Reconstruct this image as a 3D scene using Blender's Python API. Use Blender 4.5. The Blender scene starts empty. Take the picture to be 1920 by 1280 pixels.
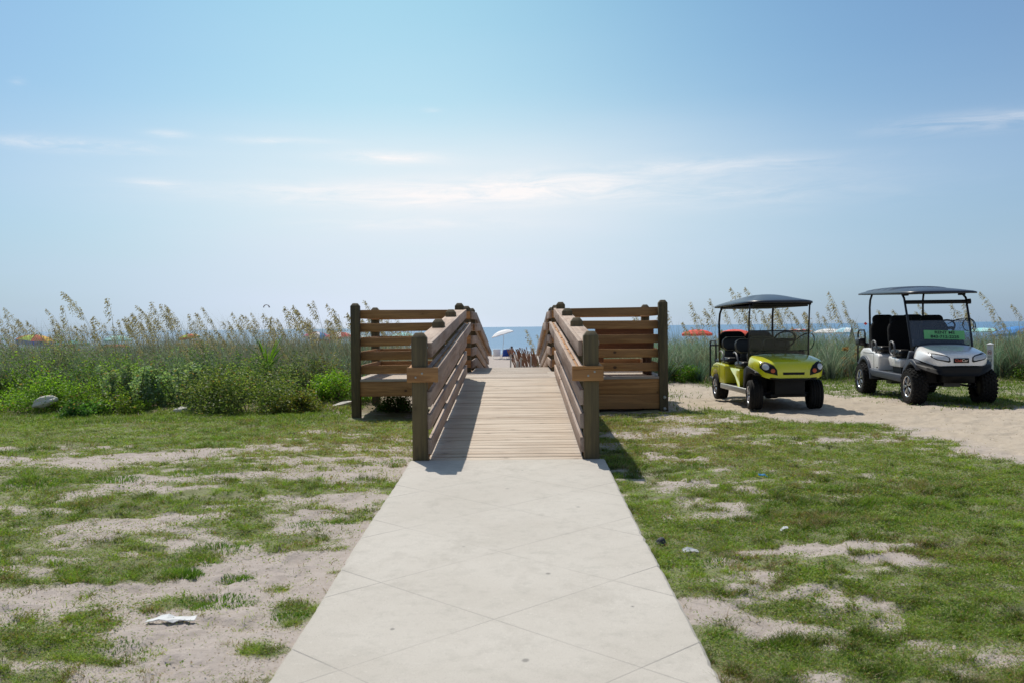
import bpy, bmesh, math, random
import numpy as np
from mathutils import Vector, Matrix
from mathutils.bvhtree import BVHTree
R = math.radians
S = bpy.context.scene
C = S.collection
random.seed(7)
rng = np.random.default_rng(7)

# ------------------------------------------------------------ camera
cam = bpy.data.cameras.new('camera'); co = bpy.data.objects.new('camera', cam); C.objects.link(co)
cam.sensor_width = 36.0; cam.lens = 35.0; cam.clip_start = 0.1; cam.clip_end = 60000
co.matrix_world = Matrix.Translation((0, 0, 1.55)) @ Matrix.Rotation(R(.37), 4, 'Z') @ Matrix.Rotation(R(90 - .83), 4, 'X') @ Matrix.Rotation(-.0108, 4, 'Z')
cam.dof.use_dof = True; cam.dof.focus_distance = 13.0; cam.dof.aperture_fstop = 5.6
S.camera = co

# ------------------------------------------------------------ sky and sun
SUN = Vector((-.32, .75, 1.18)).normalized()
w = bpy.data.worlds.new('World'); S.world = w; w.use_nodes = True
nt = w.node_tree; nt.nodes.clear()
def wn(t, **k):
    n = nt.nodes.new(t)
    for a, v in k.items(): setattr(n, a, v)
    return n
def wl(a, b): nt.links.new(a, b)
out = wn('ShaderNodeOutputWorld'); bg = wn('ShaderNodeBackground')
sky = wn('ShaderNodeTexSky', sky_type='NISHITA'); sky.sun_disc = False
sky.sun_elevation = math.asin(SUN.z); sky.sun_rotation = math.atan2(SUN.x, SUN.y)
sky.air_density = 1.0; sky.dust_density = 1.6; sky.ozone_density = 1.6; sky.altitude = 0
tc = wn('ShaderNodeTexCoord'); sp = wn('ShaderNodeSeparateXYZ'); wl(tc.outputs['Generated'], sp.inputs[0])
def wm(op, a, b=None, clamp=False):
    n = wn('ShaderNodeMath', operation=op, use_clamp=clamp)
    for i, v in enumerate((a, b)):
        if v is None: continue
        if isinstance(v, (int, float)): n.inputs[i].default_value = v
        else: wl(v, n.inputs[i])
    return n.outputs[0]
def wramp(v, stops):
    n = wn('ShaderNodeValToRGB'); wl(v, n.inputs[0]); e = n.color_ramp.elements
    while len(e) < len(stops): e.new(.5)
    for i, (p, c) in enumerate(stops): e[i].position = p; e[i].color = (*c, 1)
    return n.outputs[0]
az = wm('ARCTAN2', sp.outputs[0], sp.outputs[1]); el = sp.outputs[2]
def gauss(v, c, sd):
    return wm('EXPONENT', wm('MULTIPLY', wm('POWER', wm('ABSOLUTE', wm('MULTIPLY', wm('SUBTRACT', v, c), 1 / sd)), 2.0), -1.0))
def wmix(f, a, b_, mode='MIX'):
    n = wn('ShaderNodeMix', data_type='RGBA', blend_type=mode)
    for i, v in ((0, f), (6, a), (7, b_)):
        if isinstance(v, (int, float)): n.inputs[i].default_value = v
        elif isinstance(v, tuple): n.inputs[i].default_value = (*v, 1)
        else: wl(v, n.inputs[i])
    return n.outputs[2]
# bright hazy side of the sky below the sun, deeper blue away from it
A = gauss(az, -.10, .34)
tint = wmix(A, (.39, .70, .92), (.74, 1.14, 1.06))
tint = wmix(gauss(az, -.10, 1.05), (1.05, 1.0, .92), tint)
base = wmix(1.0, sky.outputs[0], tint, 'MULTIPLY')
cv2 = wn('ShaderNodeCombineXYZ'); wl(az, cv2.inputs[0]); wl(wm('MULTIPLY', el, 6.0), cv2.inputs[1])
n2 = wn('ShaderNodeTexNoise'); n2.inputs['Scale'].default_value = 2.4; n2.inputs['Detail'].default_value = 4; wl(cv2.outputs[0], n2.inputs['Vector'])
veil = wramp(el, [(0.0, (.98,) * 3), (.06, (.95,) * 3), (.14, (.68,) * 3), (.22, (.30,) * 3), (.34, (.06,) * 3), (.6, (0,) * 3)])
veil2 = wm('MULTIPLY', wm('MULTIPLY', veil, wm('ADD', wm('MULTIPLY', n2.outputs[0], .6), .72)), wm('ADD', wm('MULTIPLY', A, .5), .5), clamp=True)
mv = wmix(veil2, base, wmix(A, (4.2, 5.6, 7.8), (6.7, 7.5, 8.7)))
# thin cirrus streaks, each in its own place in the sky
cv = wn('ShaderNodeCombineXYZ'); wl(wm('MULTIPLY', az, 9.0), cv.inputs[0]); wl(wm('MULTIPLY', wm('ADD', el, wm('MULTIPLY', az, -.02)), 62.0), cv.inputs[1])
n1 = wn('ShaderNodeTexNoise'); n1.inputs['Scale'].default_value = 1.3; n1.inputs['Detail'].default_value = 8; n1.inputs['Roughness'].default_value = .68; n1.inputs['Distortion'].default_value = .6
wl(cv.outputs[0], n1.inputs['Vector'])
tot = None
for cx, cy, sx, sy, k in ((190, 298, 130, 10, .9), (540, 276, 85, 6, .8), (345, 271, 35, 6, .7), (735, 300, 90, 11, .9), (820, 368, 330, 20, 1.1), (1010, 350, 170, 18, .8), (330, 356, 50, 7, .7), (790, 420, 170, 12, .5), (1300, 326, 230, 16, .55), (1790, 280, 150, 14, .6), (1400, 375, 260, 28, .3), (104, 204, 12, 6, .7), (815, 217, 16, 4, .5)):
    g = wm('MULTIPLY', wm('MULTIPLY', gauss(az, (cx - 971) / 1867, sx / 1867), gauss(el, (613 - cy) / 1867, sy / 1867)), k)
    tot = g if tot is None else wm('ADD', tot, g)
streak = wramp(n1.outputs[0], [(.36, (.04,) * 3), (.66, (1, 1, 1))])
cl = wm('MULTIPLY', wm('MULTIPLY', tot, streak), .72)
cl = wm('ADD', cl, wm('MULTIPLY', wm('MULTIPLY', wm('MULTIPLY', gauss(az, -.06, .30), gauss(el, .140, .055)), .48), wm('ADD', n2.outputs[0], .45)), clamp=True)
mc_ = wmix(cl, mv, (9.3, 9.0, 9.0))
wl(mc_, bg.inputs[0]); bg.inputs[1].default_value = .10; wl(bg.outputs[0], out.inputs[0])
sl = bpy.data.lights.new('sun', 'SUN'); so = bpy.data.objects.new('sun', sl); C.objects.link(so)
sl.energy = 3.9; sl.angle = R(.55); sl.color = (1, .935, .83)
so.rotation_euler = SUN.to_track_quat('Z', 'Y').to_euler(); so.location = SUN * 60
S.view_settings.view_transform = 'Standard'; S.view_settings.look = 'None'
S.view_settings.exposure = 0.08; S.view_settings.gamma = 1.0

# ------------------------------------------------------------ helpers
def tag(o, label=None, cat=None, group=None, kind=None):
    for k, v in (('label', label), ('category', cat), ('group', group), ('kind', kind)):
        if v: o[k] = v
    return o
def empty(name, loc=(0, 0, 0), rz=0, parent=None):
    o = bpy.data.objects.new(name, None); C.objects.link(o); o.location = loc; o.rotation_euler = (0, 0, rz)
    o.empty_display_size = .2
    if parent: o.parent = parent
    return o
def sm(me):
    me.polygons.foreach_set('use_smooth', [True] * len(me.polygons))
class MB:
    def __init__(s): s.v = []; s.f = []; s.m = []; s.g = []
    def add(s, vs, fs, mi=0, gs=None):
        b = len(s.v); s.v += [tuple(p) for p in vs]; s.f += [tuple(i + b for i in f) for f in fs]; s.m += [mi] * len(fs)
        s.g += [tuple(p) for p in (gs if gs is not None else vs)]
        return s
    def box(s, c, d, rot=None, mi=0, axis=None):
        hx, hy, hz = d[0] / 2, d[1] / 2, d[2] / 2
        L = [(x, y, z) for z in (-hz, hz) for y in (-hy, hy) for x in (-hx, hx)]
        ax = axis if axis is not None else max(range(3), key=lambda i: d[i])
        o = [random.uniform(0, 50) for _ in range(3)]
        g = [(p[ax] + o[0], p[(ax + 1) % 3] + o[1], p[(ax + 2) % 3] + o[2]) for p in L]
        P = [Vector(p) for p in L]
        if rot is not None: P = [rot @ p for p in P]
        P = [(p.x + c[0], p.y + c[1], p.z + c[2]) for p in P]
        return s.add(P, [(0, 2, 3, 1), (4, 5, 7, 6), (0, 1, 5, 4), (2, 6, 7, 3), (0, 4, 6, 2), (1, 3, 7, 5)], mi, g)
    def plank(s, p0, p1, wx, h, lat=None, mi=0):
        """board from p0 to p1 (centres), upright, plumb ends; lat = sideways unit vector"""
        p0 = Vector(p0); p1 = Vector(p1); d = p1 - p0
        if lat is None: lat = Vector((d.y, -d.x, 0)).normalized()
        L = d.length; o = [random.uniform(0, 50) for _ in range(3)]
        V = []; G = []
        for e, (q, u) in enumerate(((p0, 0), (p1, L))):
            for zz in (-h / 2, h / 2):
                for xx in (-wx / 2, wx / 2):
                    V.append(q + lat * xx + Vector((0, 0, zz))); G.append((u + o[0], xx + o[1], zz + o[2]))
        return s.add(V, [(0, 2, 3, 1), (4, 5, 7, 6), (0, 1, 5, 4), (2, 6, 7, 3), (0, 4, 6, 2), (1, 3, 7, 5)], mi, G)
    def tube(s, pts, r, n=8, mi=0, cap=True, closed=False):
        P = [Vector(p) for p in pts]; m = len(P); rr = r if isinstance(r, (list, tuple)) else [r] * m
        V = []; F = []; up = Vector((0, 0, 1)); prev = None
        for i in range(m):
            a = P[i - 1] if (i > 0 or closed) else P[i]; b = P[(i + 1) % m] if (i < m - 1 or closed) else P[i]
            t = (b - a).normalized()
            if prev is None:
                x = t.cross(up)
                if x.length < .1: x = t.cross(Vector((1, 0, 0)))
            else: x = prev - t * prev.dot(t)
            x.normalize(); y = t.cross(x); prev = x
            for k in range(n):
                an = 2 * math.pi * k / n; V.append(P[i] + x * math.cos(an) * rr[i] + y * math.sin(an) * rr[i])
        rng_ = m if closed else m - 1
        for i in range(rng_):
            j = (i + 1) % m
            for k in range(n): F.append((i * n + k, i * n + (k + 1) % n, j * n + (k + 1) % n, j * n + k))
        if cap and not closed: F.append(tuple(range(n))[::-1]); F.append(tuple((m - 1) * n + k for k in range(n)))
        return s.add(V, F, mi)
    def lathe(s, prof, n=24, axis='z', c=(0, 0, 0), mi=0, closed=False):
        V = []; F = []; m = len(prof)
        for r, h in prof:
            for k in range(n):
                a = 2 * math.pi * k / n; u, v = r * math.cos(a), r * math.sin(a)
                p = {'z': (u, v, h), 'x': (h, u, v), 'y': (u, h, v)}[axis]
                V.append((p[0] + c[0], p[1] + c[1], p[2] + c[2]))
        for i in range(m if closed else m - 1):
            j = (i + 1) % m
            for k in range(n): F.append((i * n + k, i * n + (k + 1) % n, j * n + (k + 1) % n, j * n + k))
        return s.add(V, F, mi)
    def prism(s, poly, ax, lo, hi, mi=0):
        """poly = 2D outline in the two axes other than ax"""
        n = len(poly); o = [i for i in range(3) if i != ax]
        V = []
        for h in (lo, hi):
            for p in poly:
                q = [0, 0, 0]; q[o[0]] = p[0]; q[o[1]] = p[1]; q[ax] = h; V.append(q)
        F = [tuple(range(n)), tuple(range(n, 2 * n))[::-1]] + [(i, i + n, (i + 1) % n + n, (i + 1) % n) for i in range(n)]
        return s.add(V, F, mi)
    def loft(s, secs, mi=0, cap=True):
        n = len(secs[0]); V = [p for q in secs for p in q]
        F = [(i * n + k, i * n + k + 1, (i + 1) * n + k + 1, (i + 1) * n + k) for i in range(len(secs) - 1) for k in range(n - 1)]
        if cap: F += [tuple(range(n))[::-1], tuple((len(secs) - 1) * n + k for k in range(n))]
        return s.add(V, F, mi)
    def build(s, name, mat, parent=None, smooth=False, bevel=0, seg=2, sub=0, loc=None):
        me = bpy.data.meshes.new(name); me.from_pydata(s.v, [], s.f)
        mats = mat if isinstance(mat, (list, tuple)) else [mat]
        for m in mats: me.materials.append(m)
        me.polygons.foreach_set('material_index', s.m)
        at = me.attributes.new('gr', 'FLOAT_VECTOR', 'POINT'); at.data.foreach_set('vector', np.array(s.g, dtype=np.float32).ravel())
        bm = bmesh.new(); bm.from_mesh(me); bmesh.ops.recalc_face_normals(bm, faces=bm.faces); bm.to_mesh(me); bm.free()
        if smooth: sm(me)
        me.update(); o = bpy.data.objects.new(name, me); C.objects.link(o)
        if parent: o.parent = parent
        if loc: o.location = loc
        if bevel:
            b = o.modifiers.new('bevel', 'BEVEL'); b.width = bevel; b.segments = seg; b.limit_method = 'ANGLE'; b.angle_limit = R(35)
            if seg > 1: sm(me)
        if sub:
            b = o.modifiers.new('sub', 'SUBSURF'); b.levels = sub; b.render_levels = sub
        return o
def arr_mesh(name, V, F, mat, col=None, parent=None, smooth=False, mats=None, midx=None):
    """V (n,3) array, F (m,k) array of uniform faces"""
    me = bpy.data.meshes.new(name); V = np.asarray(V, np.float32); F = np.asarray(F, np.int32)
    me.vertices.add(len(V)); me.vertices.foreach_set('co', V.ravel())
    k = F.shape[1]; me.loops.add(F.size); me.loops.foreach_set('vertex_index', F.ravel())
    me.polygons.add(len(F)); me.polygons.foreach_set('loop_start', np.arange(0, F.size, k, dtype=np.int32))
    try: me.polygons.foreach_set('loop_total', np.full(len(F), k, np.int32))
    except Exception: pass
    if col is not None:
        at = me.attributes.new('col', 'FLOAT_VECTOR', 'POINT'); at.data.foreach_set('vector', np.asarray(col, np.float32).ravel())
    for m in (mats or [mat]): me.materials.append(m)
    if midx is not None: me.polygons.foreach_set('material_index', np.asarray(midx, np.int32))
    if smooth: me.polygons.foreach_set('use_smooth', np.ones(len(F), bool))
    me.update(calc_edges=True); o = bpy.data.objects.new(name, me); C.objects.link(o)
    if parent: o.parent = parent
    return o
# numpy value noise
_P = np.random.default_rng(3).random((256, 256))
def vnoise(x, y):
    xi = np.floor(x).astype(int); yi = np.floor(y).astype(int); fx = x - xi; fy = y - yi
    fx = fx * fx * (3 - 2 * fx); fy = fy * fy * (3 - 2 * fy); g = lambda a, b: _P[a & 255, b & 255]
    return (g(xi, yi) * (1 - fx) + g(xi + 1, yi) * fx) * (1 - fy) + (g(xi, yi + 1) * (1 - fx) + g(xi + 1, yi + 1) * fx) * fy
def fbm(x, y, o=4, s=1.0):
    t = 0; a = .5; n = 0
    for i in range(o):
        t = t + a * vnoise(x * s + 17.3 * i, y * s + 9.1 * i); n += a; a *= .5; s *= 2.03
    return t / n
def sstep(a, b, x):
    t = np.clip((x - a) / (b - a), 0, 1); return t * t * (3 - 2 * t)

# ------------------------------------------------------------ materials
def mat(name): 
    m = bpy.data.materials.new(name); m.use_nodes = True; return m, m.node_tree, m.node_tree.nodes['Principled BSDF']
class NT:
    def __init__(s, t): s.t = t
    def n(s, ty, **k):
        n = s.t.nodes.new(ty)
        for a, v in k.items(): setattr(n, a, v)
        return n
    def l(s, a, b): s.t.links.new(a, b)
    def mth(s, op, a, b=None, clamp=False):
        n = s.n('ShaderNodeMath', operation=op, use_clamp=clamp)
        for i, v in enumerate((a, b)):
            if v is None: continue
            if isinstance(v, (int, float)): n.inputs[i].default_value = v
            else: s.l(v, n.inputs[i])
        return n.outputs[0]
    def ramp(s, v, stops):
        n = s.n('ShaderNodeValToRGB'); s.l(v, n.inputs[0]); e = n.color_ramp.elements
        while len(e) < len(stops): e.new(.5)
        for i, (p, c) in enumerate(stops):
            e[i].position = p; e[i].color = (*(c if isinstance(c, (tuple, list)) else (c,) * 3), 1)
        return n.outputs[0]
    def noise(s, vec, sc, det=4, ro=.55, dist=0, dim='3D'):
        n = s.n('ShaderNodeTexNoise'); n.inputs['Scale'].default_value = sc; n.inputs['Detail'].default_value = det
        n.inputs['Roughness'].default_value = ro; n.inputs['Distortion'].default_value = dist
        if vec is not None: s.l(vec, n.inputs['Vector'])
        return n.outputs[0]
    def mix(s, f, a, b, mode='MIX'):
        n = s.n('ShaderNodeMix', data_type='RGBA', blend_type=mode)
        for i, v in ((0, f), (6, a), (7, b)):
            if isinstance(v, (int, float)): n.inputs[i].default_value = v
            elif isinstance(v, (tuple, list)): n.inputs[i].default_value = (*v[:3], 1)
            else: s.l(v, n.inputs[i])
        return n.outputs[2]
    def mapv(s, vec, sc=(1, 1, 1), loc=(0, 0, 0), rot=(0, 0, 0)):
        n = s.n('ShaderNodeMapping'); s.l(vec, n.inputs[0]); n.inputs['Scale'].default_value = sc; n.inputs['Location'].default_value = loc; n.inputs['Rotation'].default_value = rot
        return n.outputs[0]
    def attr(s, name): return s.n('ShaderNodeAttribute', attribute_name=name).outputs['Vector']
    def bump(s, h, st, dist, p):
        n = s.n('ShaderNodeBump'); n.inputs['Strength'].default_value = st; n.inputs['Distance'].default_value = dist
        s.l(h, n.inputs['Height']); s.l(n.outputs[0], p.inputs['Normal']); return n
def simple(name, col, rough=.5, metal=0, var=.12, sc=6, coat=0, bump=0, spec=.5, dirt=None):
    m, t, p = mat(name); N = NT(t); ob = N.n('ShaderNodeTexCoord').outputs['Object']
    nz = N.noise(ob, sc, 5)
    c = N.mix(nz, tuple(x * (1 - var) for x in col), tuple(min(1, x * (1 + var)) for x in col))
    if dirt:
        nd = N.noise(ob, 2.3, 6, .65); c = N.mix(N.ramp(nd, [(.48, 0), (.75, dirt[1])]), c, dirt[0])
    N.l(c, p.inputs['Base Color']); p.inputs['Roughness'].default_value = rough; p.inputs['Metallic'].default_value = metal
    rr = N.mth('ADD', N.mth('MULTIPLY', nz, .16), rough - .08); N.l(rr, p.inputs['Roughness'])
    p.inputs['Coat Weight'].default_value = coat; p.inputs['Specular IOR Level'].default_value = spec
    if coat: p.inputs['Coat Roughness'].default_value = .06
    if bump: N.bump(N.noise(ob, sc * 12, 3), bump, .01, p)
    return m
def wood(name, ca, cb, cg, weather, knots=.8, rough=.75):
    """ca/cb early and late wood, cg weathered grey"""
    m, t, p = mat(name); N = NT(t); g = N.attr('gr')
    wob = N.noise(N.mapv(g, (.9, 6, 6)), 1.0, 3)
    sx = N.mapv(g, (.55, 16, 16)); ad = N.n('ShaderNodeVectorMath', operation='ADD'); N.l(sx, ad.inputs[0])
    cm = N.n('ShaderNodeCombineXYZ'); N.l(N.mth('MULTIPLY', wob, 2.5), cm.inputs[1]); N.l(N.mth('MULTIPLY', wob, 2.5), cm.inputs[2]); N.l(cm.outputs[0], ad.inputs[1])
    grain = N.noise(ad.outputs[0], 1.6, 6, .6, .4)
    fine = N.noise(N.mapv(g, (2.2, 140, 140)), 1.0, 3, .6)
    col = N.mix(N.ramp(grain, [(.40, 0), (.56, 1)]), ca, cb)
    big = N.noise(N.mapv(g, (.35, 1.3, 1.3)), 1.0, 2)
    col = N.mix(N.mth('MULTIPLY', N.ramp(big, [(.3, 0), (.7, 1)]), .5), col, tuple(x * .62 for x in ca))
    col = N.mix(N.mth('MULTIPLY', N.ramp(N.noise(N.mapv(g, (.8, 4, 4)), 1.0, 4), [(.36, 0), (.6, 1)]), weather), col, cg)
    v = N.n('ShaderNodeTexVoronoi', feature='F1'); v.inputs['Scale'].default_value = 1.0
    N.l(N.mapv(g, (4.2, 5.5, 5.5)), v.inputs['Vector'])
    sc_ = N.n('ShaderNodeSeparateXYZ'); N.l(v.outputs['Color'], sc_.inputs[0])
    k = N.mth('MULTIPLY', N.ramp(v.outputs['Distance'], [(.0, 1), (.10, .9), (.15, .0)]), N.ramp(sc_.outputs[0], [(.55, 0), (.6, 1)]))
    halo = N.mth('MULTIPLY', N.ramp(v.outputs['Distance'], [(.1, 1), (.42, .0)]), N.ramp(sc_.outputs[0], [(.55, 0), (.6, .45)]))
    col = N.mix(halo, col, tuple(x * .55 for x in ca))
    pl = N.n('ShaderNodeObjectInfo'); col = N.mix(1.0, col, N.ramp(pl.outputs['Random'], [(0, (.80, .80, .82)), (.5, (1, .98, .96)), (1, (1.14, 1.10, 1.04))]), 'MULTIPLY')
    col = N.mix(N.mth('MULTIPLY', k, knots), col, (.045, .022, .012))
    col = N.mix(N.mth('MULTIPLY', N.ramp(fine, [(.3, 1), (.5, 0)]), .35), col, tuple(x * .4 for x in ca))
    N.l(col, p.inputs['Base Color']); p.inputs['Roughness'].default_value = rough
    N.bump(N.mth('ADD', N.mth('MULTIPLY', fine, .6), grain), .35, .003, p)
    return m
def leafmat(name, trans=.45, var=.25, rough=.55, tt=(1.25, 1.3, .55)):
    m, t, p = mat(name); N = NT(t); c = N.attr('col')
    N.l(c, p.inputs['Base Color']); p.inputs['Roughness'].default_value = rough; p.inputs['Specular IOR Level'].default_value = .35
    tr = N.n('ShaderNodeBsdfTranslucent'); tc_ = N.mix(1.0, c, tt, 'MULTIPLY'); N.l(tc_, tr.inputs[0])
    mx = N.n('ShaderNodeMixShader'); mx.inputs[0].default_value = trans; N.l(p.outputs[0], mx.inputs[1]); N.l(tr.outputs[0], mx.inputs[2])
    o = [x for x in t.nodes if x.type == 'OUTPUT_MATERIAL'][0]; N.l(mx.outputs[0], o.inputs[0])
    return m
M = {}
M['post'] = wood('treated post', (.155, .115, .048), (.075, .057, .026), (.18, .145, .09), .3, .35)
M['board'] = wood('treated board', (.56, .28, .095), (.33, .145, .044), (.42, .255, .13), .3, .9)
M['rail'] = wood('weathered rail', (.46, .335, .255), (.29, .19, .14), (.52, .42, .355), .6, .6)
M['deck'] = wood('deck board', (.52, .43, .35), (.33, .25, .19), (.58, .51, .44), .7, .35)
M['leaf'] = leafmat('foliage'); M['shadeboard'] = wood('shade-darkened board', (.15, .075, .04), (.085, .04, .022), (.13, .085, .055), .3, .6); M['grass'] = leafmat('grass blades', .35)  # bench wood darker than the other boards: bay shade put into its colour
M['dry'] = leafmat('dry stems', .3); M['dunegrass'] = leafmat('dune blades', .35, tt=(1.0, 1.05, .85))
M['lime'] = simple('lime paint', (.66, .66, .010), .28, 0, .05, 3, coat=.8, dirt=((.42, .40, .16), .28))
M['white'] = simple('white paint', (.93, .91, .89), .28, 0, .02, 3, coat=.8, dirt=((.6, .55, .48), .18))
M['plastic'] = simple('black plastic', (.009, .009, .010), .55, 0, .2, 8, bump=.15, spec=.25)
M['greyplastic'] = simple('slate plastic', (.048, .056, .078), .5, 0, .12, 8, bump=.1, spec=.35)
M['roof'] = simple('roof plastic', (.018, .023, .038), .33, 0, .12, 5)
M['seat'] = simple('black vinyl', (.008, .008, .010), .38, 0, .2, 9, bump=.2)
M['fabric'] = simple('black fabric', (.007, .007, .008), .9, 0, .2, 30, bump=.3, spec=.2)
M['piping'] = simple('piping', (.28, .26, .18), .5)
M['grip'] = simple('grey grip', (.16, .16, .17), .45)
M['steel'] = simple('black steel', (.012, .013, .018), .35, 0, .2, 5)
M['chrome'] = simple('polished wheel', (.62, .62, .66), .22, .9, .1, 8)
M['wheeldark'] = simple('dark wheel', (.02, .02, .024), .4, .3)
M['alu'] = simple('aluminium sill', (.42, .42, .40), .45, .7, .12, 7)
M['rubber'] = simple('rubber', (.011, .0105, .0105), .85, 0, .3, 14, bump=.4, spec=.25, dirt=((.07, .06, .05), .28))
M['lampclear'] = simple('lamp lens', (.58, .60, .62), .12, .2, .15, 30)
M['amber'] = simple('amber lens', (.50, .09, .015), .25)
M['green'] = simple('green sign', (.17, .52, .20), .5, 0, .08, 8)
M['ink'] = simple('black ink', (.012, .022, .02), .5)
M['redbadge'] = simple('red lettering', (.55, .08, .04), .4)
M['whiteletter'] = simple('white lettering', (.7, .6, .5), .4)
M['pvc'] = simple('white vinyl', (.66, .66, .68), .45, 0, .05, 5, dirt=((.4, .4, .34), .25))
M['redink'] = simple('red ink', (.42, .05, .05), .5)
M['pole'] = simple('pole metal', (.6, .6, .58), .4, .3)
M['skin'] = simple('skin', (.36, .20, .13), .55)
M['hair'] = simple('dark hair', (.02, .014, .01), .6)
M['paper'] = simple('white paper', (.62, .63, .65), .6, 0, .2, 25, dirt=((.35, .31, .27), .5))
M['stone'] = simple('pale stone', (.60, .57, .52), .85, 0, .25, 9, bump=.5)
M['darkstone'] = simple('dark stone', (.045, .045, .06), .7, 0, .35, 25, bump=.5)
M['bluebit'] = simple('blue plastic', (.02, .22, .5), .4)
def glass(name, col, alpha, rough=.05):
    m, t, p = mat(name); N = NT(t)
    g = N.n('ShaderNodeBsdfGlossy'); g.inputs['Roughness'].default_value = rough; g.inputs[0].default_value = (.9, .92, 1, 1)
    tr = N.n('ShaderNodeBsdfTransparent'); tr.inputs[0].default_value = (*alpha, 1)
    df = N.n('ShaderNodeBsdfDiffuse'); df.inputs[0].default_value = (*col, 1)
    m1 = N.n('ShaderNodeMixShader'); m1.inputs[0].default_value = .10; N.l(tr.outputs[0], m1.inputs[1]); N.l(df.outputs[0], m1.inputs[2])
    fr = N.n('ShaderNodeFresnel'); fr.inputs[0].default_value = 1.45
    m2 = N.n('ShaderNodeMixShader'); N.l(fr.outputs[0], m2.inputs[0]); N.l(m1.outputs[0], m2.inputs[1]); N.l(g.outputs[0], m2.inputs[2])
    o = [x for x in t.nodes if x.type == 'OUTPUT_MATERIAL'][0]; N.l(m2.outputs[0], o.inputs[0]); return m
M['smoke'] = glass('smoked screen', (.10, .11, .11), (.66, .66, .62)); M['clear'] = glass('hazy screen', (.40, .45, .52), (.68, .72, .78))
def fabric(name, cols):
    return [simple(name + ' %d' % i, c, .8, 0, .05, 4) for i, c in enumerate(cols)]

# ------------------------------------------------------------ terrain
def walkz(y): return .034 * y
def deckz(y):
    y = np.asarray(y, float)
    return np.where(y < 15.8, .315 + (y - 9.35) * .0674, np.where(y < 19.8, .75, .75 - (y - 19.8) * .092))
TRACK = np.array([(2.4, 16.6), (3.3, 22.6), (4.25, 20.6), (6.08, 18.2), (6.6, 16.6), (6.9, 15.4), (9.0, 14.9), (14, 14.4), (30, 13.5), (30, 5), (9, 5.6), (5.4, 7.8), (4.75, 9.2), (4.65, 9.93), (4.67, 11.1), (4.63, 12.25), (4.3, 13.2), (3.8, 13.9), (3.2, 14.6), (2.7, 15.5)])
def polydist(x, y, P):
    """signed distance, positive inside"""
    d = np.full(x.shape, 1e9); ins = np.zeros(x.shape, bool); n = len(P)
    for i in range(n):
        a = P[i]; b = P[(i + 1) % n]; e = b - a
        t = np.clip(((x - a[0]) * e[0] + (y - a[1]) * e[1]) / (e @ e), 0, 1)
        d = np.minimum(d, np.hypot(x - a[0] - t * e[0], y - a[1] - t * e[1]))
        c = ((a[1] > y) != (b[1] > y)); xi = (b[0] - a[0]) * (y - a[1]) / (b[1] - a[1] + 1e-12) + a[0]
        ins ^= c & (x < xi)
    return np.where(ins, d, -d)
def trackd(x, y): return polydist(x, y, TRACK) + (fbm(x, y, 4, 1.3) - .5) * 1.5
# sand patches seen in the lawn: (x, y, rx, ry, strength); positive = bare, negative = grassy
PATCH = [(-1.9, 12.3, 1.0, 2.0, .45), (-1.45, 6.0, .45, 1.3, 1.0), (-1.9, 5.3, .75, .35, .9), (-2.3, 6.9, .5, .5, .7), (-1.6, 4.6, .9, .3, .9), (-2.9, 5.0, .6, .25, .7), (-3.9, 10.3, 1.5, .45, .8), (-2.6, 11.0, .6, .3, .7),
         (-2.6, 8.9, .9, .25, .6), (-5.6, 9.2, .7, .35, .5), (-1.35, 7.6, .35, .8, .6), (-1.6, 9.1, .5, .6, .25), (-6.3, 11.2, 1.6, .5, .4),
         (-2.1, 5.55, .33, .13, -.9), (-1.75, 5.2, .3, .15, -1.2), (-2.35, 5.9, .3, .12, -.9), (-2.15, 6.4, .45, .16, -.9), (-1.55, 6.55, .25, .1, -.9), (-1.2, 4.6, .12, .35, -.9), (-2.35, 4.55, .35, .12, -1.0), (-1.9, 4.35, .25, .1, -.9),
         (-4.5, 13.5, 3.5, 1.6, -.9), (-8, 13.5, 3, 1.8, -.9), (-2.2, 14.5, .9, .9, .35), (-3, 7.6, 1.0, .3, -.5), (-3.4, 6.3, .6, .35, -.5),
         (1.25, 6.4, .3, .12, .7), (1.15, 5.5, .35, .1, .8), (1.6, 5.5, .4, .05, .6), (1.0, 4.9, .2, .25, .9), (2.2, 6.1, .7, .1, .9), (2.9, 5.9, .6, .08, .8), (2.4, 5.3, .5, .07, .8), (3.3, 4.9, .3, .06, .6),
         (2.1, 7.4, .35, .08, .8), (1.9, 9.0, .6, .3, .6), (1.3, 8.0, .25, .4, .5), (2.2, 13.8, 1.1, 1.1, .55), (1.6, 12.2, .6, 1.3, .35), (3.4, 9.0, 1.2, 1.6, -.7), (4.2, 7.2, 1.4, .8, -.8), (2.0, 6.7, .6, .15, -.5), (2.4, 4.6, .9, .35, -.3)]
def cover(x, y):
    """0 bare sand .. 1 full grass on the lawn"""
    n = fbm(x * .75, y * 1.15, 5, 1.9) * .62 + fbm(x, y * 1.5, 4, 5.0) * .50
    b = np.where(x < 0, .57 + .03 * (y - 7) + .05 * sstep(-2, -4, x), .77 + 0 * y)
    for px, py, rx, ry, s in PATCH:
        q = ((x - px) / rx) ** 2 + ((y - py) / ry) ** 2; b = b - s * np.exp(-q * .9) * .46
    c = sstep(.30, .80, b + (n - .56) * 2.7)
    c = c * (1 - sstep(-.35, .15, trackd(x, y))) * (1 - np.where(x < 0, sstep(17, 19.5, y), sstep(23, 25, y)))
    return np.clip(c, 0, 1)
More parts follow.
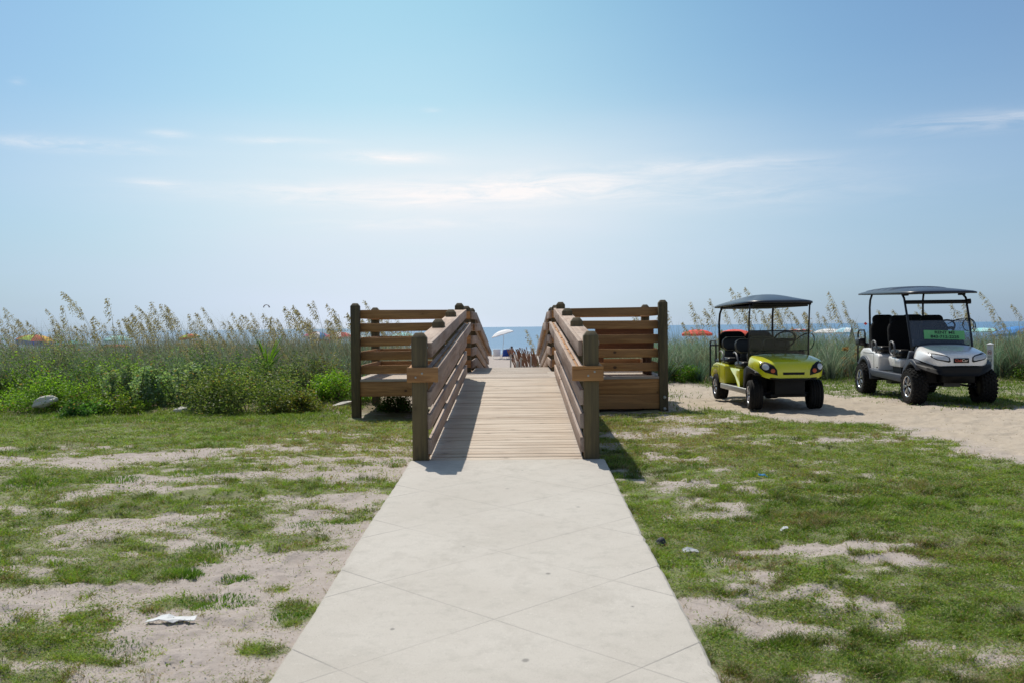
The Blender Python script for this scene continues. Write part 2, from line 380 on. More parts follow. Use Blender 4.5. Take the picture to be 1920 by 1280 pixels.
def gz(x, y, fine=True):
    x = np.asarray(x, float); y = np.asarray(y, float)
    lawnL = np.interp(y, [-5, 0, 4, 8, 9.5, 13, 16, 20], [-.19, -.02, .115, .24, .26, .19, .15, .2])
    lawnR = np.interp(y, [-5, 0, 4, 8, 9.5, 13, 15, 20], [-.19, -.02, .115, .24, .27, .24, .235, .24])
    z = lawnL + (lawnR - lawnL) * sstep(-1, 1, x)
    dL = np.interp(y, [0, 17, 21, 26, 31, 42, 60, 112, 125, 400], [0, 0, .25, .42, .35, -.35, -1.25, -1.5, -2.2, -8])
    dR = np.interp(y, [0, 21.5, 26, 30, 42, 60, 112, 125, 400], [0, 0, .25, .25, -.4, -1.25, -1.5, -2.2, -8])
    d = dL + (dR - dL) * sstep(-1, 1, x); d = d - (sstep(20, 45, y) * .2)
    cor = np.interp(y, [0, 17, 20, 28, 45, 60, 112, 125, 400], [0, -.05, -.1, -.32, -.75, -1.25, -1.5, -2.2, -8]) - (sstep(20, 45, y) * .2)
    k = sstep(1.2, 3.2, np.abs(x + .1)); z = z + cor + (d - cor) * k
    z = z + (fbm(x, y, 3, .35) - .5) * .12 * sstep(14, 24, y) * k * (1 - sstep(90, 112, y))
    if fine:
        tr_ = sstep(.2, .9, polydist(x, y, TRACK)); rut = 0
        for q in (0, .95, 1.5, 2.45):
            rut = rut - .028 * np.exp(-((y - (14.9 + q * .9 - .38 * (x - 4)) + .12 * np.sin(x * .9 + q)) / .13) ** 2)
        z = z + rut * tr_ + tr_ * (fbm(x, y, 3, 6) - .5) * .03
        near = 1 - sstep(25, 60, y)
        z = z + ((fbm(x, y, 2, 1.1) - .5) * .05 + (fbm(x + 5, y, 3, 4.5) - .5) * .028 - .020 * sstep(.56, .70, fbm(x + 30, y * .8, 2, 6.0)) - .010 * sstep(.55, .68, fbm(x + 8, y, 2, 13.0))) * near * np.clip(sstep(.0, .35, np.abs(x + .117) - .93) + sstep(9.3, 10.5, y), 0, 1)
    return z
us = np.concatenate([[-14, -7, -3.5, -1.8, -1.1, -.8], np.arange(-.62, .621, .0022), [.8, 1.1, 1.8, 3.5, 7, 14]])
ys = [-4.0]
while ys[-1] < 130: ys.append(ys[-1] + max(.022, (ys[-1] + 4) * .0033) if ys[-1] > 2 else ys[-1] + .3)
ys = np.array(ys); U, Y = np.meshgrid(us, ys); X = U * (Y + 4.5)
Z = gz(X, Y); nr, nc = X.shape
cvr = cover(X, Y); dune = sstep(16.2, 17.4, Y + (fbm(X, Y, 2, .7) - .5) * 1.5 + np.where(X > 0, -5.5, 0)) * (1 - sstep(40, 47, Y)) * sstep(1.2, 2.6, np.abs(X + .1) - np.maximum(0, Y - 30) * .02)
td = trackd(X, Y); istr = (td > 0)
idx = np.arange(nr * nc).reshape(nr, nc)
Fq = np.stack([idx[:-1, :-1], idx[:-1, 1:], idx[1:, 1:], idx[1:, :-1]], -1).reshape(-1, 4)
fc = lambda A: ((A[:-1, :-1] + A[:-1, 1:] + A[1:, 1:] + A[1:, :-1]) / 4).ravel()
colA = np.stack([np.maximum(cvr, 0), dune, sstep(-.2, .5, td)], -1).reshape(-1, 3)
VV = np.stack([X, Y, Z], -1).reshape(-1, 3)
def groundmat():
    m, t, p = mat('sandy ground'); N = NT(t); geo = N.n('ShaderNodeNewGeometry').outputs['Position']; a = N.attr('col')
    s = N.n('ShaderNodeSeparateXYZ'); N.l(a, s.inputs[0])
    f1 = N.noise(geo, 1.7, 5, .6); f2 = N.noise(geo, 14, 6, .65); f3 = N.noise(geo, 90, 4, .7)
    sand = N.mix(N.ramp(f2, [(.3, 0), (.7, 1)]), (.36, .305, .27), (.46, .40, .365))
    sand = N.mix(N.mth('MULTIPLY', N.ramp(f1, [(.35, 0), (.7, 1)]), .5), sand, (.50, .435, .40))
    trk = N.mix(f2, (.42, .35, .275), (.53, .455, .37)); sand = N.mix(s.outputs[2], sand, N.mix(N.ramp(N.noise(N.mapv(geo, (.7, 2.2, 1)), 1.6, 6, .7), [(.5, 0), (.72, .5)]), trk, (.33, .27, .20)))
    sand = N.mix(N.mth('MULTIPLY', N.ramp(f3, [(.27, 1), (.40, 0)]), .55), sand, (.16, .12, .095))
    th = N.mix(f2, (.13, .15, .05), (.31, .28, .17)); th = N.mix(N.ramp(f3, [(.35, 0), (.65, .8)]), th, (.11, .165, .035))
    c = N.mix(N.ramp(N.mth('ADD', s.outputs[0], N.mth('MULTIPLY', N.mth('SUBTRACT', f2, .5), .9)), [(.30, 0), (.85, .85)]), sand, th)
    c = N.mix(s.outputs[1], c, N.mix(f2, (.14, .115, .07), (.26, .215, .145)))
    N.l(c, p.inputs['Base Color']); p.inputs['Roughness'].default_value = .95; p.inputs['Specular IOR Level'].default_value = .15
    N.bump(N.mth('ADD', N.mth('MULTIPLY', f2, 1.0), N.mth('MULTIPLY', f3, .35)), .55, .03, p)
    return m
M['ground'] = groundmat()
def groundpart(name, sel):
    F = Fq[sel]; u, inv = np.unique(F, return_inverse=True)
    return arr_mesh(name, VV[u], inv.reshape(-1, 4), M['ground'], colA[u], smooth=True)
isbeach = fc(Y) > 50; istrf = fc(istr.astype(float)) > .5
tag(groundpart('ground', ~isbeach & ~istrf), kind='structure')
tag(groundpart('dirt_track', istrf & ~isbeach), kind='structure')
tag(groundpart('beach', isbeach), kind='structure')
def seamat():
    m, t, p = mat('sea water'); N = NT(t); geo = N.n('ShaderNodeNewGeometry').outputs['Position']
    v = N.mapv(geo, (.03, .22, .1)); n_ = N.noise(v, 1.0, 6, .6); big = N.noise(N.mapv(geo, (.002, .012, 1)), 1.0, 4)
    c = N.mix(N.ramp(n_, [(.35, 0), (.65, 1)]), (.075, .175, .31), (.12, .24, .38)); c = N.mix(N.ramp(big, [(.35, 0), (.65, .6)]), c, (.09, .21, .36))
    foam = N.ramp(N.noise(N.mapv(geo, (.05, .5, .1)), 1.3, 6, .7), [(.66, 0), (.72, .5)])
    c = N.mix(foam, c, (.5, .55, .58)); sy = N.n('ShaderNodeSeparateXYZ'); N.l(geo, sy.inputs[0])
    surf = N.mth('MULTIPLY', N.ramp(N.mth('MULTIPLY', sy.outputs[1], .005), [(.60, 1), (.80, 0)]), N.ramp(N.noise(N.mapv(geo, (.04, .35, 1)), 1.2, 5, .7), [(.45, 0), (.6, .8)])); c = N.mix(surf, c, (.66, .70, .72))
    N.l(c, p.inputs['Base Color']); p.inputs['Roughness'].default_value = .55; p.inputs['Specular IOR Level'].default_value = .35
    N.bump(N.noise(N.mapv(geo, (.6, 1.2, 1)), 1.0, 5), .6, .6, p); return m
b = MB(); b.add([(-30000, 95, -1.62), (30000, 95, -1.62), (30000, 45000, -1.62), (-30000, 45000, -1.62)], [(0, 1, 2, 3)])
tag(b.build('ocean', seamat()), kind='structure')

# concrete path
def concmat():
    m, t, p = mat('scored concrete'); N = NT(t); geo = N.n('ShaderNodeNewGeometry').outputs['Position']
    s = N.n('ShaderNodeSeparateXYZ'); N.l(geo, s.inputs[0])
    wob = N.mth('MULTIPLY', N.noise(geo, 3, 2), .012)
    def line(sgn):
        u = N.mth('ADD', N.mth('ADD', s.outputs[1], N.mth('MULTIPLY', s.outputs[0], sgn)), -4.72 + .13 * sgn + 100 * 1.25 + .625 - .006)
        u = N.mth('ADD', u, wob); f = N.mth('ABSOLUTE', N.mth('SUBTRACT', N.mth('MODULO', u, 1.25), .625)); return f
    d = N.mth('MINIMUM', line(1), line(-1))
    vis = N.mth('ADD', N.mth('MULTIPLY', N.ramp(N.noise(geo, 1.3, 3), [(.35, .25), (.6, 1)]), .6), N.ramp(N.mth('ABSOLUTE', N.mth('ADD', s.outputs[0], .117)), [(.60, 0), (.85, .6)]))
    ln = N.mth('MULTIPLY', N.ramp(d, [(0, 1), (.0025, .9), (.006, 0)]), vis)
    a = N.noise(geo, 1.1, 6, .62); b_ = N.noise(geo, 9, 6, .7); c_ = N.noise(geo, 160, 3, .7)
    c = N.mix(N.ramp(a, [(.3, 0), (.7, 1)]), (.475, .435, .385), (.555, .515, .465)); c = N.mix(N.ramp(b_, [(.50, 0), (.75, .5)]), c, (.36, .34, .30))
    c = N.mix(N.ramp(c_, [(.3, .6), (.44, 0)]), c, (.30, .275, .24))
    c = N.mix(N.ramp(N.noise(geo, 45, 3, .6), [(.62, 0), (.72, .35)]), c, (.66, .63, .57))
    stain = N.ramp(N.noise(N.mapv(geo, (2.2, 1.1, 1)), 1.0, 7, .7), [(.56, 0), (.74, .6)]); c = N.mix(stain, c, (.34, .31, .27))
    v = N.n('ShaderNodeTexVoronoi'); v.inputs['Scale'].default_value = 2.6; N.l(geo, v.inputs['Vector'])
    c = N.mix(N.ramp(v.outputs[0], [(.0, .8), (.022, .6), (.03, 0)]), c, (.10, .095, .09))
    edge = N.ramp(N.mth('ABSOLUTE', N.mth('ADD', s.outputs[0], .117)), [(.86, 0), (.91, .25)]); c = N.mix(edge, c, (.40, .37, .32))
    c = N.mix(N.mth('MULTIPLY', ln, .7), c, (.18, .17, .165))
    for ex, ey, er, ek in ((.15, 5.49, .017, .6), (.015, 4.19, .018, .6), (-.35, 6.1, .012, .3), (.42, 7.2, .018, .4), (-.6, 4.6, .012, .6), (.55, 4.9, .010, .7), (-.1, 7.9, .02, .3)):
        vd = N.n('ShaderNodeVectorMath', operation='DISTANCE'); N.l(N.mapv(geo, (1, .7, 0)), vd.inputs[0]); vd.inputs[1].default_value = (ex, ey * .7, 0)
        c = N.mix(N.mth('MULTIPLY', N.ramp(N.mth('ADD', vd.outputs['Value'], N.mth('MULTIPLY', N.mth('SUBTRACT', b_, .5), .02)), [(er * .6, 1), (er, 0)]), ek), c, (.12, .115, .11))
    dust = N.mth('MULTIPLY', N.ramp(N.mth('ADD', N.mth('MULTIPLY', s.outputs[0], -1), N.mth('MULTIPLY', N.noise(geo, 2.3, 5, .65), .5)), [(1.10, 0), (1.32, .8)]), .5); c = N.mix(dust, c, (.44, .395, .35))
    N.l(c, p.inputs['Base Color']); p.inputs['Roughness'].default_value = .88; p.inputs['Specular IOR Level'].default_value = .25
    N.bump(N.mth('SUBTRACT', N.mth('ADD', N.mth('MULTIPLY', b_, .25), N.mth('MULTIPLY', c_, .12)), ln), .5, .006, p); return m
b = MB(); n = 220; V = []; F = []
for i in range(n + 1):
    y = -3.9 + (9.27 + 3.9) * i / n; z = walkz(y)
    jl, jr = (.005 * math.sin(y * 1.7) + random.uniform(-.0025, .0025) + (random.random() < .03) * .008), (.005 * math.sin(y * 1.3 + 2) + random.uniform(-.0025, .0025) - (random.random() < .03) * .008)
    for q in ((-1.025 + jl, z - .14), (-1.025 + jl, z - .012), (-1.010 + jl, z), (.775 + jr, z), (.79 + jr, z - .012), (.79 + jr, z - .14)): V.append((q[0], y, q[1]))
for i in range(n):
    for k in range(5): F.append((i * 6 + k, i * 6 + k + 1, i * 6 + 7 + k, i * 6 + 6 + k))
F += [tuple(range(6)), tuple(n * 6 + k for k in range(6))[::-1]]
b.add(V, F); tag(b.build('path', concmat()), kind='structure')

# ------------------------------------------------------------ boardwalk
BW = empty('boardwalk', (0, 9.35, 0)); tag(BW, 'weathered timber boardwalk ramp with slatted railings rising to a platform with two side bays', 'boardwalk')
def bw(o): o.location = (0, -9.35, 0); return o
def bpart(b, name, m, bevel=.004, **k): return bw(b.build(name, M[m], BW, bevel=bevel, **k))
def post(x, y, zt, zb, wd=.14, name='post'):
    o = [random.uniform(0, 40) for _ in range(3)]; h = wd / 2; V = []
    jx, jy = random.uniform(-.004, .004), random.uniform(-.004, .004)
    for z, hh in ((zb, h), (zt - .045, h), (zt, h * .52)):
        for sx, sy in ((-1, -1), (1, -1), (1, 1), (-1, 1)): V.append((x + sx * hh + (jx if z > zb else 0), y + sy * hh + (jy if z > zb else 0), z))
    G = [(v[2] + o[0], v[0] + o[1], v[1] + o[2]) for v in V]
    F = [(0, 1, 2, 3)[::-1], (8, 9, 10, 11)] + [(a + k, a + (k + 1) % 4, a + 4 + (k + 1) % 4, a + 4 + k) for a in (0, 4) for k in range(4)]
    b = MB(); b.add(V, F, 0, G); return bpart(b, name, 'post', .005)
PY = [9.35, 11.6, 13.8, 15.8, 18.0, 19.85, 22.4, 25.0, 27.6]
LX, RX = -.93, .675
for s, px in ((-1, LX), (1, RX)):
    for i, y in enumerate(PY):
        post(px, y, float(deckz(y)) + (1.19 if i == 0 else 1.185), float(gz(px, y)) - .1)
TOPS = [1.09, .87, .645, .425, .205]
def zat(y, off): return float(deckz(y)) + off
def rail_run(s, y0, y1, top, dx, wx=.038, h=.14, name='rail', m='rail'):
    px = LX if s < 0 else RX; x = px - s * (.07 + .019) - s * dx
    xs = random.uniform(-.003, .003)
    b = MB(); jz = random.uniform(-.006, .006)
    b.plank((x + xs, y0, zat(y0, top - h / 2 + jz)), (x + xs, y1, zat(y1, top - h / 2 - jz)), wx, h, Vector((1, 0, 0)))
    return bpart(b, name, m)
for s in (-1, 1):
    px = LX if s < 0 else RX
    runs = [(9.30, 13.8), (13.803, 15.86)], [(17.95, 19.85)], [(19.853, 25.0), (25.003, 27.68)]
    for li, tp in enumerate(TOPS):
        for seg in runs:
            for (a, c) in seg:
                if li == 0 and a < 9.35: a = 9.44
                rail_run(s, a, c, tp, 0)
    # flat top cap behind the upper rail
    for (a, c) in [(9.44, 13.8), (13.803, 15.86), (17.95, 19.85), (19.853, 25.0), (25.003, 27.68)]:
        b = MB(); x = px + s * .012; b.plank((x, a, zat(a, 1.09 - .023)), (x, c, zat(c, 1.09 - .023)), .158, .038, Vector((1, 0, 0))); bpart(b, 'rail_cap', 'rail')
    # graspable handrail standing off on spacer blocks
    for (a, c) in [(9.262, 13.8), (13.803, 15.86), (17.95, 19.85), (19.853, 25.0), (25.003, 27.9)]:
        rail_run(s, a, c, .873, .071, name='handrail')
        b = MB(); x = px - s * (.089 + .0355); y = a + .05
        while y < c - .1:
            e = min(y + random.uniform(.45, .8), c - .03); b.plank((x, y, zat(y, .80)), (x, e, zat(e, .80)), .030, .12, Vector((1, 0, 0))); y = e + random.uniform(.06, .12)
        bpart(b, 'spacer_block', 'board')
    # return block across the front of the first post
    xo, xi = px + s * .112, px - s * (.089 + .071 + .019)
    b = MB()
    if s < 0: b.box(((xo + xi) / 2, 9.35 - .07 - .020, zat(9.3, .873 - .068)), (abs(xo - xi), .038, .138))
    else:
        b.box(((xo + xi) / 2, 9.35 - .07 - .020, zat(9.3, .873 - .052 - .035)), (abs(xo - xi), .038, .104)); b.box(((xo + xi) / 2, 9.35 - .07 - .021, zat(9.3, .873 - .0165)), (abs(xo - xi), .038, .032))
    bpart(b, 'handrail_return', 'board')
    # outer return rail behind the first post
    b = MB(); b.plank((px + s * .091, 9.262, zat(9.3, .80)), (px + s * .091, 9.75, zat(9.75, .80)), .038, .13, Vector((1, 0, 0))); bpart(b, 'handrail_stub', 'board')
    # stringer under the ramp
    b = MB(); b.plank((px, 9.43, zat(9.43, -.04 - .10)), (px, 15.8, zat(15.8, -.04 - .12)), .04, .2, Vector((1, 0, 0))); b.plank((px, 15.8, zat(15.8, -.16)), (px, 19.8, zat(19.8, -.16)), .04, .235, Vector((1, 0, 0))); b.plank((px, 19.8, zat(19.8, -.16)), (px, 27.7, zat(27.7, -.10)), .04, .2, Vector((1, 0, 0)))
    bpart(b, 'stringer', 'board')
# decks: planks across
def deck(name, y0, y1, x0, x1, zf, cut=None):
    b = MB(); y = y0
    while y < y1 - .02:
        wd = .138; yc = y + wd / 2; sl = (float(zf(y + wd)) - float(zf(y))) / wd
        dz = random.uniform(-.0015, .0015); jx = random.uniform(-.004, .004)
        segs = [(x0, x1)]
        if x1 - x0 > 2.5: c0 = random.choice((-1.2, -.4, .5, 1.1)); segs = [(x0, c0 - .001), (c0 + .001, x1)]
        for a, c in segs:
            b.box(((a + c) / 2 + jx, yc, float(zf(yc)) - .019 + dz), (c - a, wd, .038), Matrix.Rotation(math.atan(sl) + random.uniform(-.004, .004), 3, 'X'))
        y += wd + random.choice((.005, .007, .009, .013))
    return bpart(b, name, 'deck', .003)
deck('ramp_deck', 9.29, 15.72, LX + .075, RX - .075, deckz)
deck('platform_deck', 15.74, 18.04, -2.62, 2.33, lambda y: .75)
deck('crest_deck', 18.05, 19.78, LX + .075, RX - .075, lambda y: .75)
deck('beach_ramp_deck', 19.80, 27.7, LX + .075, RX - .075, deckz)
# side bays
for s, ox in ((-1, -2.585), (1, 2.29)):
    px = LX if s < 0 else RX
    zb = .75
    post(ox, 15.8, zb + 1.2, -.02 if s < 0 else .12); post(ox, 18.0, zb + 1.175, 0)
    for li, tp in enumerate(TOPS):
        z = zb + tp - .07 + (.015 if li else .0)
        x_in = px + s * .0; jz = random.uniform(-.008, .008)
        b = MB(); b.plank((ox + s * .03, 15.889, z - jz), (x_in - s * .07, 15.889, z + jz), .038, .135, Vector((0, 1, 0))); bpart(b, 'bay_rail', 'board')
        b = MB(); b.plank((ox + s * .05, 17.911, z), (x_in - s * .07, 17.911, z), .038, .135, Vector((0, 1, 0))); bpart(b, 'bay_rail', 'board')
        b = MB(); xs = ox - s * .089; b.plank((xs, 15.912, z + .002), (xs, 17.888, z + .002), .038, .135, Vector((1, 0, 0))); bpart(b, 'bay_rail', 'board')
    for k in range(1 if s < 0 else 2):
        b = MB(); z = .712 - .1175 - k * .238; b.plank((ox + s * -.06, 15.775, z), (px + s * .03, 15.775, z), .04, .233, Vector((0, 1, 0))); bpart(b, 'skirt_beam', 'board')
        b = MB(); b.plank((ox + s * -.06, 18.03, z), (px, 18.03, z), .04, .233, Vector((0, 1, 0))); bpart(b, 'skirt_beam', 'board')
        b = MB(); b.plank((ox - s * .0, 15.88, z), (ox - s * .0, 17.92, z), .04, .233, Vector((1, 0, 0))); bpart(b, 'skirt_beam', 'board')
for z in (.42, .24):
    b = MB(); b.lathe([(.0, -.02), (.02, -.018), (.028, -.006), (.028, .0)], 12, 'y', (2.30, 15.73, z)); bpart(b, 'bolt_head', 'alu', 0)
for s in (-1, 1):
    px = LX if s < 0 else RX
    for y in PY[1:4]:
        for tp in TOPS[2:]:
            for dz in (-.10, -.04):
                b = MB(); xx = px - s * .108; b.lathe([(.0, -s * .004), (.007, -s * .003), (.009, 0)], 8, 'x', (xx, y, zat(y, tp + dz))); bpart(b, 'bolt_head', 'alu', 0)
for s, x in ((-1, LX), (1, RX)):
    for dx in (-.03, .03):
        b = MB(); b.lathe([(.0, -.006), (.008, -.005), (.011, 0)], 10, 'y', (x + dx, 9.241, zat(9.3, .80) + dx * .6)); bpart(b, 'bolt_head', 'alu', 0)
# bench inside the right bay, with its own label as it could be lifted out
BN = empty('bench', (1.72, 16.4, .75)); tag(BN, 'dark shaded timber bench with a high back inside the right railing bay', 'bench')
def bn(b, n): o = b.build(n, M['shadeboard'], BN, bevel=.004); o.location = (-1.72, -16.4, -.75); return o
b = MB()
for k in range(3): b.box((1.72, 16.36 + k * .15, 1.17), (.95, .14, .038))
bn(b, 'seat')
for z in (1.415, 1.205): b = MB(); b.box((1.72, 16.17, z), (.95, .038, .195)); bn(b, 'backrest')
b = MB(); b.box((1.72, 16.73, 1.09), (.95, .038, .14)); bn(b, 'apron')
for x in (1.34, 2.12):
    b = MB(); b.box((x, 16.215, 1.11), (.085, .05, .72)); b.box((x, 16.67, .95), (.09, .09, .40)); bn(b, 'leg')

# ------------------------------------------------------------ grass on the lawn
def blades(pos, h, lean, wid, cb, ct, seg=2, yaw=None):
    """bent tapering blades. pos (n,3); h,wid (n,); lean (n,2) tip offset; cb, ct colours (n,3)"""
    n = len(pos); a = rng.random(n) * 6.283 if yaw is None else yaw
    sx = np.cos(a) * wid * .5; sy = np.sin(a) * wid * .5
    V = np.zeros((n, 2 * seg + 1, 3), np.float32); K = np.zeros_like(V)
    for i in range(seg + 1):
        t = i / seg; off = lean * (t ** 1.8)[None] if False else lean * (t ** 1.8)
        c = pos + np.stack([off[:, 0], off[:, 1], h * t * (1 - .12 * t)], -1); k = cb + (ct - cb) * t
        if i == seg: V[:, 2 * seg] = c; K[:, 2 * seg] = k
        else:
            ww = (1 - .55 * t); d = np.stack([sx * ww, sy * ww, np.zeros(n)], -1)
            V[:, 2 * i] = c - d; V[:, 2 * i + 1] = c + d; K[:, 2 * i] = k; K[:, 2 * i + 1] = k
    base = (np.arange(n) * (2 * seg + 1))[:, None]; Fs = []
    for i in range(seg):
        if i < seg - 1:
            Fs.append(base + np.array([2 * i, 2 * i + 1, 2 * i + 3])); Fs.append(base + np.array([2 * i, 2 * i + 3, 2 * i + 2]))
        else: Fs.append(base + np.array([2 * i, 2 * i + 1, 2 * i + 2]))
    return V.reshape(-1, 3), np.concatenate(Fs), K.reshape(-1, 3)
def mixc(a, b, t): return np.array(a)[None] * (1 - t)[:, None] + np.array(b)[None] * t[:, None]
def lawn(n, ylo, yhi, side):
    # density falls with distance, blades widen
    y = ylo * (yhi / ylo) ** rng.random(n); hw = .56 * y + .6 + 2.6 * (rng.random(n) < .5)
    x = (rng.random(n)) * hw * side
    if side < 0: x = x - .0
    k = (x < -1.0 - .03 * rng.random(len(x))) | (x > .77 + .03 * rng.random(len(x))) | (y > 9.45) & ((x < -1.0) | (x > .76)); x, y = x[k], y[k]
    c = cover(x, y); tuft = fbm(x + 3, y, 3, 9.0)
    k = rng.random(len(x)) < np.clip(c * (.12 + 1.1 * sstep(.40, .62, tuft)) + .55 * c * sstep(10.5, 13, y) * (x < 0) + .10 * sstep(.60, .70, fbm(x + 77, y, 3, 6.0)), 0.006, 1); x, y, c, tuft = x[k], y[k], c[k], tuft[k]
    k = ~((y > 15.2) & (x > -2.7) & (x < 2.4)) & (trackd(x, y) < .25 * rng.random(len(x)) ** 3); x, y, c, tuft = x[k], y[k], c[k], tuft[k]
    m = len(x); sc = (y / 6.0) ** .62; lush = sstep(.35, .75, fbm(x, y, 3, .9))
    h = (.008 + .022 * rng.random(m) ** 1.5 + .034 * sstep(.48, .75, tuft)) * (.75 + .5 * lush) * sc ** .35
    ln = rng.normal(0, .026, (m, 2)) * (1 + h[:, None] * 10) * sc[:, None] ** .5
    wd = (.0026 + .0030 * rng.random(m)) * sc
    yel = np.clip(rng.random(m) * .8 + .35 * (1 - c) - .25 * lush + .1, 0, 1)
    col = mixc((.10, .225, .02), (.33, .40, .06), yel)
    if side > 0: col = col * (1 - .26 * lush[:, None])
    br = fbm(x + 21, y, 3, 8.0); col = col * (.50 + 1.0 * sstep(.3, .7, br))[:, None]; bp = sstep(.60, .72, fbm(x + 60, y, 3, 2.2)); dead = rng.random(m) < .45 * bp + (.12 + .25 * (1 - c)); col[dead] = mixc((.40, .31, .17), (.24, .16, .09), rng.random(dead.sum()))
    z = gz(x, y) - .004; pos = np.stack([x, y, z], -1)
    return blades(pos, h, ln, wd, col * .7, col * 1.15, 2)
def joinm(parts):
    Vs, Fs, Ks = [], [], []; o = 0
    for V, F, K in parts: Vs.append(V); Fs.append(F + o); Ks.append(K); o += len(V)
    return np.concatenate(Vs), np.concatenate(Fs), np.concatenate(Ks)
# creeping weed leaves: small broad leaves in mats and a few taller clumps
def leaves(pos, size, col, tilt=.7, asp=.55):
    n = len(pos); th = rng.random(n) * 6.283; d = np.stack([np.cos(th), np.sin(th), rng.normal(0, tilt, n)], -1); d /= np.linalg.norm(d, axis=1)[:, None]
    r = rng.normal(0, 1, (n, 3)); s = np.cross(d, r); s /= np.linalg.norm(s, axis=1)[:, None] + 1e-9
    nn = np.cross(d, s); L = size[:, None]
    P = np.stack([pos, pos + d * L * .5 + s * L * asp * .5 + nn * L * .10, pos + d * L, pos + d * L * .5 - s * L * asp * .5 + nn * L * .10], 1)
    i = (np.arange(n) * 4)[:, None]; F = np.concatenate([i + np.array([0, 1, 2]), i + np.array([0, 2, 3])])
    return P.reshape(-1, 3), F, np.repeat(col, 4, 0)
def weeds(n, side, nl=7, s0=.010, s1=.013, lo=.54, hi=.72, asp=.75, off=40, sp_=.025):
    y = 4.0 * (16 / 4.0) ** rng.random(n); x = rng.random(n) * (.56 * y + .6) * side
    k = (x < -1.08) | (x > .84); x, y = x[k], y[k]
    w_ = fbm(x + off, y, 3, 1.9); k = rng.random(len(x)) < sstep(lo, hi, w_) * (1 - sstep(-.4, .0, trackd(x, y))) * np.clip(.06 + .94 * cover(x, y) + .5 * np.exp(-((y - 12.3) / 2.6) ** 2) * np.exp(-((np.abs(x) - 1.9) / 1.1) ** 2), 0, 1); x, y = x[k], y[k]
    k = ~((y > 15.2) & (x > -2.7) & (x < 2.4)); x, y = x[k], y[k]
    m = len(x); X_ = np.repeat(x, nl) + rng.normal(0, sp_, m * nl); Y_ = np.repeat(y, nl) + rng.normal(0, sp_, m * nl)
    ok = (X_ < -1.04) | (X_ > .81); X_, Y_ = X_[ok], Y_[ok]; q = len(X_)
    z = gz(X_, Y_) + rng.random(q) * .03; sz = (s0 + s1 * rng.random(q)) * (Y_ / 8) ** .5
    dz = np.clip(np.exp(-((Y_ - 12.3) / 2.6) ** 2) * np.exp(-((np.abs(X_) - 1.9) / 1.1) ** 2) * 1.2, 0, 1); col = mixc((.10, .22, .03), (.34, .40, .08), np.clip(rng.random(q) + .4 * dz, 0, 1)); dd = rng.random(q) < .14 + .45 * dz; col[dd] = mixc((.42, .33, .17), (.25, .15, .08), rng.random(dd.sum()))
    return leaves(np.stack([X_, Y_, z], -1), sz, col, .5, asp)
def debris(n, side):
    y = 3.8 * (22 / 3.8) ** rng.random(n); x = rng.random(n) * (.56 * y + .6) * side
    k = ((x < -1.05) | (x > .82)) & (rng.random(n) < .25 + .75 * sstep(.45, .65, fbm(x + 9, y, 2, 2))); x, y = x[k], y[k]; q = len(x)
    col = mixc((.16, .10, .06), (.42, .34, .22), rng.random(q)); return leaves(np.stack([x, y, gz(x, y) + .003], -1), (.006 + .012 * rng.random(q)) * (y / 8) ** .4, col, .12, .35)
def tuftclump(cx, cy, r, n, hh, ca=(.08, .19, .025), cb=(.18, .30, .045)):
    a = rng.random(n) * 6.283; rr = r * np.sqrt(rng.random(n)); x = cx + np.cos(a) * rr; y = cy + np.sin(a) * rr * .7
    h = hh * (1 - .6 * rr / r) * (.6 + .6 * rng.random(n)); ln = rng.normal(0, .4, (n, 2)) * h[:, None] + np.stack([np.cos(a), np.sin(a)], -1) * h[:, None] * .4
    col = mixc(ca, cb, rng.random(n)); return blades(np.stack([x, y, gz(x, y) - .005], -1), h, ln, .004 + .004 * rng.random(n), col * .8, col * 1.1, 2)
clL = [(-1.95, 5.72, .12, 420, .075), (-1.62, 5.66, .10, 240, .055), (-2.0, 6.0, .2, 400, .05), (-1.6, 5.2, .22, 600, .045), (-2.6, 4.5, .18, 500, .055), (-2.25, 4.55, .16, 300, .04), (-1.85, 4.42, .25, 500, .035), (-1.15, 4.9, .1, 200, .05),
       (-4.2, 8.6, .35, 700, .07), (-3.6, 8.75, .3, 600, .07), (-2.9, 9.0, .3, 500, .06), (-4.9, 8.5, .25, 400, .06), (-1.25, 9.9, .2, 200, .05), (-1.5, 6.9, .16, 260, .04), (-1.25, 7.0, .14, 240, .04), (-1.9, 6.3, .2, 300, .06)]
clR = [(1.35, 6.55, .2, 300, .04), (1.7, 7.0, .25, 500, .06), (2.9, 7.4, .4, 700, .05), (3.4, 8.3, .5, 800, .05), (2.3, 6.5, .3, 500, .05), (1.2, 5.85, .2, 400, .04), (2.15, 4.85, .3, 600, .05), (2.6, 4.4, .3, 600, .05), (1.6, 9.3, .25, 300, .06), (2.1, 8.7, .18, 200, .09), (3.0, 6.7, .5, 800, .06), (3.6, 6.1, .4, 700, .05)]
for side, cl_, nb in ((-1, clL, 600000), (1, clR, 760000)):
    parts = [lawn(nb, 3.6, 17.5, side), weeds(16000, side), weeds(90000 if side > 0 else 60000, side, 6, .010, .014, .30, .55, .30, 70, .04), debris(26000, side)] + [tuftclump(*c) for c in cl_]
    V, F, K = joinm(parts); o = arr_mesh('lawn_grass', V, F, M['grass'], K)
    tag(o, 'patchy short green grass and creeping weeds growing over the sand, %s of the concrete path' % ('left' if side < 0 else 'right'), 'grass', kind='stuff')
